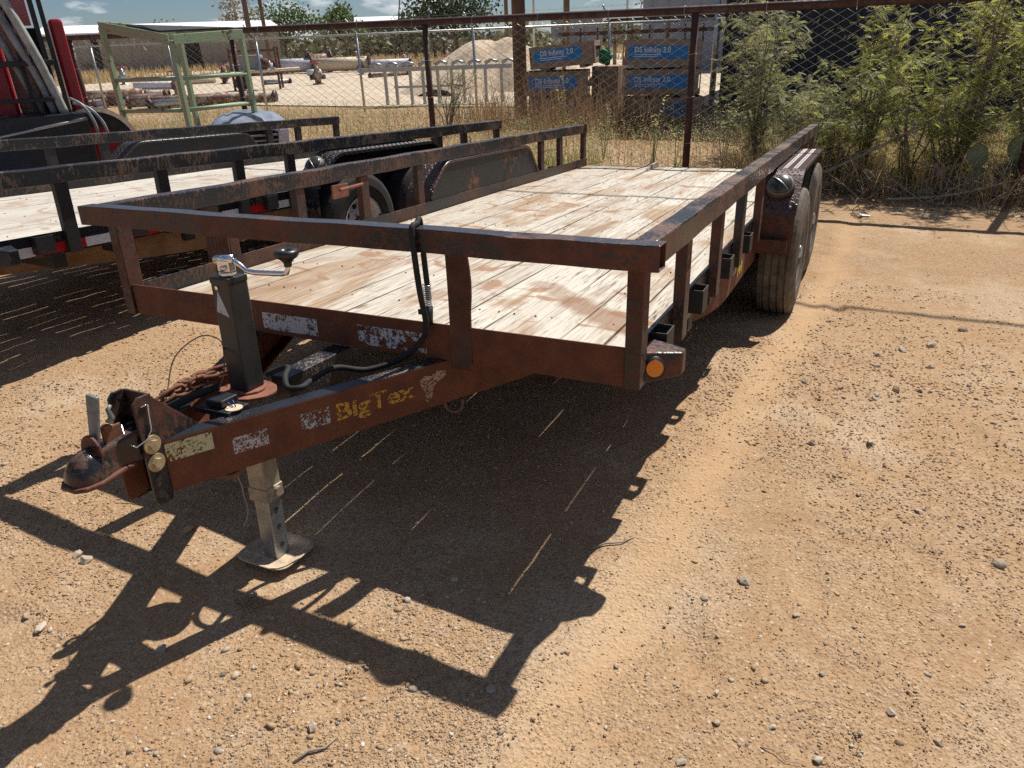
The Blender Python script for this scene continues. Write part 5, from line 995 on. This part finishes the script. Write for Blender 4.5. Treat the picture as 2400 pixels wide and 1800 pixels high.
bush('mesquite_bush', 'grey-green mesquite bush against the black building', 1.1, 8.3, 1.0, 0.5, 6, 360, 'shrub_leaf', BG, 0.3, 7)
bush('mesquite_bush', 'tall thin mesquite bush right of the fence post, against the black wall', 0.15, 8.9, 2.05, 0.5, 6, 420, 'shrub_leaf', BG, 0.35, 8)
bush('mesquite_bush', 'small leafy mesquite bush low in front of the tall bright one', 1.25, 6.5, 0.85, 0.45, 8, 420, 'mesquite_leaf', BG, 0.08, 21)
bush('mesquite_bush', 'low mesquite bush left of the cactus', 2.25, 6.4, 0.9, 0.4, 7, 380, 'mesquite_leaf', BG, 0.08, 23)
bush('mesquite_bush', 'mesquite bush behind the cactus, cut by the right edge', 3.35, 7.3, 1.9, 0.55, 9, 700, 'mesquite_leaf', BG, 0.1, 24)
bush('shrub', 'sparse pale shrub beyond the pipe fence in front of the sand pile', -5.1, 9.6, 1.25, 0.7, 9, 420, 'shrub_leaf', None, 0.35, 9, 0.6, 'bush')
bush('shrub', 'dusty green shrub in front of the galvanised frames', -5.9, 15.8, 1.5, 0.6, 8, 330, 'shrub_leaf', None, 0.3, 10, 1.0, 'bush')
# tall weeds with yellow flowers
def weed(label, x, y, h, seed, flower=True):
    r = np.random.default_rng(seed); t = thing('flowering_weed', label, 'weed', (x, y, gzf(x, y)), 0, 'tall weeds along the pipe fence'); br = MB(); V = []; F = []; fl = MB(); o = 0
    for s in range(4):
        a = r.uniform(0, 6.28); sp = r.uniform(0.02, 0.16); p = [Vector((math.cos(a) * sp * u, math.sin(a) * sp * u, h * r.uniform(0.96, 1.0) * u * (1 if s == 0 else 0.75))) for u in np.linspace(0, 1, 6)]; br.tube(p, [0.006, 0.005, 0.004, 0.0035, 0.003, 0.002], 5)
        for k in range(34):
            u = r.uniform(0.1, 1); i0 = min(4, int(u * 5)); q = p[i0].lerp(p[i0 + 1], u * 5 - i0); b = r.uniform(0, 6.28); l = r.uniform(0.03, 0.065); d = Vector((math.cos(b), math.sin(b), r.uniform(-0.2, 0.5))); e = q + d * l; w = Vector((-d.y, d.x, 0)) * 0.011; V += [tuple(q), tuple(q + d * l * 0.5 + w), tuple(e), tuple(q + d * l * 0.5 - w)]; F.append((o, o + 1, o + 2, o + 3)); o += 4
        if flower:
            for k in range(2):
                q = p[5] + Vector((r.normal(0, 0.02), r.normal(0, 0.02), r.uniform(-0.08, 0.02)))
                for m in range(8): b = m * 0.785; fl.add([tuple(q), tuple(q + Vector((math.cos(b) * 0.018, math.sin(b) * 0.018, 0.006))), tuple(q + Vector((math.cos(b + 0.5) * 0.018, math.sin(b + 0.5) * 0.018, 0.002)))], [(0, 1, 2)])
    br.build('stem', 'weed_leaf', t, True); put('foliage', npmesh('foliage', V, np.array(F)), 'weed_leaf', t)
    if flower: tag(fl.build('flower', 'flower_yellow', t), kind='stuff')
weed('tall seedy weed in front of the left crate stack', -2.55, 8.7, 1.05, 40); weed('yellow-flowered weed left of the fence post behind the deck', -0.75, 6.9, 0.85, 41); weed('bushy yellow-flowered weed by the fence post', -0.45, 6.75, 0.55, 42)
weed('yellow-flowered weed just right of the fence post', 0.02, 7.1, 1.05, 43); weed('dull weed in front of the right crate stack', -1.6, 7.6, 0.7, 44, False); weed('leafy weed beside the second trailer tail', -3.3, 7.2, 0.5, 45)

# dry grass, weeds, twigs and litter: uncountable, one object each
def band(n, seed, x0, x1, f):
    r = np.random.default_rng(seed); x = r.uniform(x0, x1, n * 3); y = r.uniform(5.0, 13.2, n * 3); keep = f(x, y, r); return x[keep][:n], y[keep][:n], r
def front_edge(x): return np.interp(x, [-14, -7, -3, 0, 0.8, 1.6, 2.3, 3.2, 6], [6.0, 6.2, 6.3, 6.35, 6.1, 5.75, 5.7, 5.75, 5.7])
def dens(x, y, r):
    e = front_edge(x) + 0.35 * vnoise(x * 2.3, y * 0 + 1, 8); t = y - e; return (t > 0) & (r.uniform(0, 1, len(x)) < np.clip(1.15 - t * 0.10, 0.22, 1)) & (vnoise(x * 1.2, y * 1.2, 31) + 0.25 > r.uniform(-0.35, 0.25, len(x)))
def blades(name, label, n, seed, hmin, hmax, mat, x0=-14, x1=5, f=dens, wd=0.0035, hscale=None):
    x, y, r = band(n, seed, x0, x1, f); n = len(x); z = gz(x, y); h = r.uniform(hmin, hmax, n) * (0.7 + 0.6 * r.random(n)); a = r.uniform(0, 6.28, n); ln = r.uniform(0.05, 0.55, n) * h; w = wd * r.uniform(0.6, 1.5, n); b = r.uniform(0, 6.28, n)
    P = [np.stack([x, y, z - 0.01], 1), np.stack([x + np.cos(a) * ln * 0.3, y + np.sin(a) * ln * 0.3, z + h * 0.55], 1), np.stack([x + np.cos(a) * ln, y + np.sin(a) * ln, z + h * (1 - 0.25 * (ln / h))], 1)]
    W = np.stack([np.cos(b) * w, np.sin(b) * w, 0 * w], 1); V = np.stack([P[0] - W, P[0] + W, P[1] + W * 0.8, P[1] - W * 0.8, P[2] + W * 0.2, P[2] - W * 0.2], 1).reshape(-1, 3); o = np.arange(n)[:, None] * 6
    F = np.concatenate([o + np.array([[0, 1, 2, 3]]), o + np.array([[3, 2, 4, 5]])]); tag(put(name, npmesh(name, V, F), mat), label, 'grass', kind='stuff')
blades('dry_grass', 'dry straw-coloured grass along the fence line', 11500, 51, 0.06, 0.24, 'dry_grass')
blades('dry_stalks', 'brown dead stalks standing along the fence', 2600, 52, 0.18, 0.60, 'dry_brown', wd=0.0028)
blades('thicket_grass', 'golden dry grass growing up through the thicket', 8000, 57, 0.15, 0.50, 'dry_grass', 0.1, 5, lambda x, y, r: (y > front_edge(x) + 0.15) & (y < 8.2))
blades('green_grass', 'patch of green grass behind the rear of the left rail', 1500, 53, 0.12, 0.34, 'green_grass', -2.6, -0.9, lambda x, y, r: (y > 6.25) & (y < 7.4) & (np.abs(x + 1.75 + 0.2 * (y - 6.5)) < 0.55 * r.random(len(x)) + 0.1))
blades('brown_weeds', 'tall rust-brown dead weeds in front of the crates', 2600, 54, 0.35, 0.95, 'dry_brown', -5.2, -1.5, lambda x, y, r: (y > 9.6) & (y < 11.1) & (vnoise(x * 1.4, y * 1.4, 77) > -0.1), wd=0.004)
def leafy(name, label, n, seed, mat, x0, x1, hmin, hmax, f=dens, leaf=0.022, per=16):
    x, y, r = band(n, seed, x0, x1, f); n = len(x); z = gz(x, y); h = r.uniform(hmin, hmax, n); k = per; X_ = np.repeat(x, k); Y_ = np.repeat(y, k); Z_ = np.repeat(z, k); H_ = np.repeat(h, k); m = n * k; u = r.uniform(0.1, 1, m); sp = 0.16 * H_ / 0.35 * r.random(m) ** 0.7; a = r.uniform(0, 6.28, m)
    P = np.stack([X_ + np.cos(a) * sp * (0.3 + u), Y_ + np.sin(a) * sp * (0.3 + u), Z_ + u * H_], 1); T = np.array([(0, 0, 0), (0.5, 0.3, 0.05), (1, 0, -0.05), (0.5, -0.3, 0.05)]); D = np.stack([np.cos(a), np.sin(a), r.uniform(-0.4, 0.9, m)], 1)
    V, F = scatter(T, np.array([[0, 1, 2, 3]]), P, rot_frames(D, r.uniform(-1, 1, m)), leaf * r.uniform(0.5, 1.5, m)); tag(put(name, npmesh(name, V, F), mat), label, 'weeds', kind='stuff')
leafy('leafy_weeds', 'low olive weeds with pale seed heads along the fence', 3800, 61, 'weed_leaf', -13, 4.5, 0.12, 0.44, per=20)
leafy('dead_weeds', 'low brown dead weeds among the grass', 1300, 62, 'dry_brown', -13, 4.5, 0.08, 0.32)
leafy('leaf_litter', 'brown leaf litter under the bushes', 1500, 63, 'litter_leaf', 0.2, 5, 0.005, 0.05, lambda x, y, r: (y > front_edge(x) - 0.18 + 0.25 * vnoise(x * 4, y * 4, 3)) & (y < 7.3), 0.022, 10)
def sticks(name, label, n, seed, x0, x1, y0, y1, lmin, lmax, mat, rise):
    r = np.random.default_rng(seed); m = MB()
    for i in range(n):
        x, y = r.uniform(x0, x1), r.uniform(y0, y1)
        if y < front_edge(x) - 0.1: continue
        a = r.uniform(0, 6.28); l = r.uniform(lmin, lmax); up_ = r.uniform(0, rise); z = gzf(x, y) + r.uniform(0.01, 0.05); d = Vector((math.cos(a), math.sin(a), up_)).normalized(); p = Vector((x, y, z)); q = p + d * l * 0.5 + Vector((r.normal(0, 0.03), r.normal(0, 0.03), 0.02)); e = p + d * l; m.tube([p, q, e], [0.005, 0.004, 0.0015], 4, False)
        for k in range(3): s_ = p.lerp(e, r.uniform(0.3, 0.9)); m.tube([s_, s_ + Vector((r.normal(0, 0.1), r.normal(0, 0.1), r.uniform(0, 0.14)))], [0.0025, 0.001], 3, False)
    tag(m.build(name, mat, None, True), label, 'twigs', kind='stuff')
sticks('dead_twigs', 'tangle of grey dead twigs at the foot of the bushes', 480, 71, 0.3, 4.2, 5.7, 7.3, 0.2, 0.7, 'twig_grey', 1.0)
sticks('dead_brush', 'dark dead brush tangled under the bushes', 120, 72, 0.3, 4.2, 5.9, 7.3, 0.15, 0.5, 'bark', 0.5)
def branch(label, pts, r0):
    tag(MB().tube(catmull(pts, 6), [r0 * (1 - 0.6 * i / (len(pts) * 6 - 6)) for i in range((len(pts) - 1) * 6 + 1)], 8).build('dead_branch', 'twig_grey', None, True), label, 'branch')
branch('long pale dead branch leaning through the thicket', [(1.15, 6.15, 0.18), (1.5, 6.25, 0.36), (1.95, 6.4, 0.62), (2.3, 6.5, 0.85)], 0.018); branch('dead branch low along the ground by the right fence post', [(1.75, 5.72, 0.05), (2.3, 5.85, 0.10), (2.9, 5.95, 0.28)], 0.012); branch('short dark dead branch stump in the brush by the cactus', [(2.28, 6.15, 0.08), (2.2, 6.1, 0.2), (2.12, 6.08, 0.33)], 0.022)
branch('thin dead branch crossing the thicket', [(1.3, 6.3, 0.3), (1.9, 6.45, 0.55), (2.7, 6.7, 0.95)], 0.010)
# prickly pear
cc = thing('prickly_pear', 'prickly pear cactus with broad pads at the foot of the right fence post', 'cactus', (2.60, 6.38, 0))
def pad(parent, x, y, z, w, h, rz, tilt):
    m = MB(); n = 18; vs = []
    for i in range(n):
        a = 2 * math.pi * i / n; rr = 1 - 0.16 * max(0, -math.sin(a)); vs.append((math.cos(a) * w * rr * (0.8 if math.sin(a) < -0.5 else 1), math.sin(a) * h))
    V = [(u, s * 0.010, v + h * 0.92) for s in (-1, 1) for u, v in vs] + [(u * 0.75, s * 0.017, v * 0.75 + h * 0.92) for s in (-1, 1) for u, v in vs]
    fs = [(i, (i + 1) % n, n + (i + 1) % n, n + i) for i in range(n)] + [(i, (i + 1) % n, 2 * n + (i + 1) % n, 2 * n + i) for i in range(n)] + [(n + i, n + (i + 1) % n, 3 * n + (i + 1) % n, 3 * n + i) for i in range(n)] + [tuple(2 * n + i for i in range(n)), tuple(3 * n + i for i in range(n))]
    m.add(V, fs); o = m.build('pad', 'cactus_green', parent, True); o.location = (x, y, z); o.rotation_euler = (tilt, 0, rz); return o
for a in ((-0.12, -0.1, 0.0, 0.105, 0.15, 0.2, 0.1), (-0.14, -0.08, 0.24, 0.09, 0.125, 0.1, -0.1), (0.16, 0.0, 0.05, 0.105, 0.145, -0.2, 0.0), (0.19, 0.02, 0.30, 0.105, 0.145, 0.15, 0.12), (0.08, -0.06, 0.17, 0.10, 0.085, 0.5, 0.5)): pad(cc, *a)
c2 = thing('prickly_pear', 'small single-padded prickly pear low in the brush', 'cactus', (2.08, 5.98, 0)); pad(c2, 0, 0, 0.0, 0.055, 0.07, 0.3, 0.1)
# loose bits on the dirt
o = MB().add([(-0.05, -0.03, 0.004), (0.04, -0.035, 0.01), (0.055, 0.02, 0.006), (-0.03, 0.035, 0.012)], [(0, 1, 2, 3)]).build('paper_scrap', 'paper'); o.location = (1.60, 5.22, gzf(1.6, 5.22) + 0.004); tag(o, 'scrap of white paper on the dirt by the bushes', 'paper')
def twig(label, x, y, l, rz, r=0.0035):
    o = MB().tube([(-l / 2, 0, 0.004), (-l / 6, 0.008, 0.008), (l / 6, -0.004, 0.006), (l / 2, 0.01, 0.004)], [r, r * 0.9, r * 0.8, r * 0.4], 6).build('twig', 'twig_grey', None, True); o.location = (x, y, gzf(x, y)); o.rotation_euler = (0, 0, rz); tag(o, label, 'twig', 'loose twigs on the dirt')
twig('dark twig lying right of the trailer shadow', 1.02, 0.08, 0.17, 0.75); twig('pale dry stick lying at the bottom of the dirt', 0.62, -0.95, 0.11, 1.0, 0.004); twig('thin twig beside the shadow of the front rail', 0.80, -0.62, 0.09, 0.9, 0.002); twig('curved twig near the bottom centre', 1.62, -0.52, 0.09, -0.2, 0.0013)
tf = thing('dry_sprig', 'pale dry grass sprig lying in the drawbar shadow', 'sprig', (0.07, -0.63, gzf(0.07, -0.63)))
for k in range(7): a_ = -0.5 + k * 0.2; MB().tube([(-0.03, 0.0, 0.006), (0.0 + 0.03 * math.cos(a_), 0.03 * math.sin(a_), 0.02), (0.08 * math.cos(a_), 0.08 * math.sin(a_), 0.008)], [0.0022, 0.002, 0.0006], 4).build('blade', 'dry_grass', tf, True)

# ------------------------------------------------------------------ far trees and brush
def tree(label, x, y, h, w, mat, seed, n=1500, trunk=0.3, leaf=0.22):
    r = np.random.default_rng(seed); t = thing('tree', label, 'tree', (x, y, 0)); th = h * trunk; m = MB().tube([(0, 0, -0.2), (0.08, 0, th * 0.6), (0.0, 0.05, th * 1.3)], [0.2 * h / 6, 0.16 * h / 6, 0.1 * h / 6], 8); cl = []
    for i in range(16):
        a = r.uniform(0, 6.28); d = r.random() ** 0.6 * w * 0.42; c = np.array([math.cos(a) * d, math.sin(a) * d, th + (h - th) * r.uniform(0.25, 0.86) * (1 - 0.35 * d / (w * 0.5))]); cl.append((c, r.uniform(0.16, 0.30) * w)); m.tube([(0, 0.03, th), tuple(c * 0.55 + np.array([0, 0, th * 0.3])), tuple(c)], [0.08 * h / 6, 0.05 * h / 6, 0.02], 5, False)
    m.build('trunk', 'bark', t, True); k = r.integers(0, len(cl), n); C = np.array([c for c, s in cl])[k]; S = np.array([s for c, s in cl])[k]; d = r.normal(0, 1, (n, 3)); d /= np.linalg.norm(d, axis=1, keepdims=True); P = C + d * (S * r.random(n) ** 0.33)[:, None] * np.array([1, 1, 0.75])
    T = np.array([(0, 0, 0), (0.5, 0.35, 0), (1, 0, 0), (0.5, -0.35, 0)]); V, F = scatter(T, np.array([[0, 1, 2, 3]]), P, rot_frames(r.normal(0, 1, (n, 3)), r.uniform(0, 6, n)), leaf * r.uniform(0.6, 1.5, n)); tag(put('crown', npmesh('crown', V, F), mat, t), kind='stuff')
tree('brownish half-bare tree behind the two dark poles', -47.2, 48.3, 5.7, 4.0, 'tree_brown_leaf', 81, 900, 0.3, 0.2); tree('green bushy tree right of the two dark poles', -44.6, 50.8, 5.0, 6.4, 'tree_leaf', 82, 2200)
tree('round bright green tree left of the white-roofed shed', -37.7, 50.0, 4.6, 3.9, 'tree_leaf', 83, 1700); tree('large dark tree cut by the top edge', -27.9, 50.5, 6.3, 7.4, 'tree_dark_leaf', 84, 3600, 0.22, 0.25); tree('small dark tree at the foot of the large dark tree', -37.6, 59.5, 4.6, 3.2, 'tree_dark_leaf', 85, 900)
tree('thin brownish tree beside the metal shop', -9.4, 40, 4.9, 2.6, 'tree_brown_leaf', 86, 700, 0.3, 0.18); tree('low green tree behind the warehouse at left', -60, 52, 3.6, 6, 'tree_leaf', 87, 1000)
def brush():
    r = np.random.default_rng(91); n = 15000; a = r.uniform(R(-78), R(-2), n); d = 72 + r.normal(0, 4, n) + 8 * np.abs(np.sin(a * 7)); x = CP[0] + d * np.sin(a); y = CP[1] + d * np.cos(a); hh = 1.6 + 1.3 * (vnoise(a * 30, a * 0, 5) + 0.3); P = np.stack([x, y, np.maximum(0.05, hh) * r.random(n) ** 0.8], 1)
    T = np.array([(0, 0, 0), (0.5, 0.4, 0), (1, 0, 0), (0.5, -0.4, 0)]); V, F = scatter(T, np.array([[0, 1, 2, 3]]), P, rot_frames(r.normal(0, 1, (n, 3)), r.uniform(0, 6, n)), r.uniform(0.25, 0.8, n)); tag(put('far_brush', npmesh('far_brush', V, F), 'brush_leaf'), 'grey-green brush lining the far side of the yard', 'brush', kind='stuff')
    n = 26000; a = r.uniform(R(-80), R(-5), n); d = 45 + r.uniform(0, 22, n); x = CP[0] + d * np.sin(a); y = CP[1] + d * np.cos(a); h = r.uniform(0.2, 0.6, n); w = 0.06; k = vnoise(x * 0.12, y * 0.12, 6) > -0.12; x, y, h = x[k], y[k], h[k]; n = len(x); b = r.uniform(0, 3.14, n); W = np.stack([np.cos(b) * w, np.sin(b) * w, 0 * b], 1); P = np.stack([x, y, 0 * x], 1)
    V = np.stack([P - W, P + W, P + np.stack([r.normal(0, 0.1, n), r.normal(0, 0.1, n), h], 1)], 1).reshape(-1, 3); F = np.arange(n * 3).reshape(-1, 3); tag(put('far_grass', npmesh('far_grass', V, F), 'dry_grass'), 'dry grass at the far side of the yard', 'grass', kind='stuff')
brush()
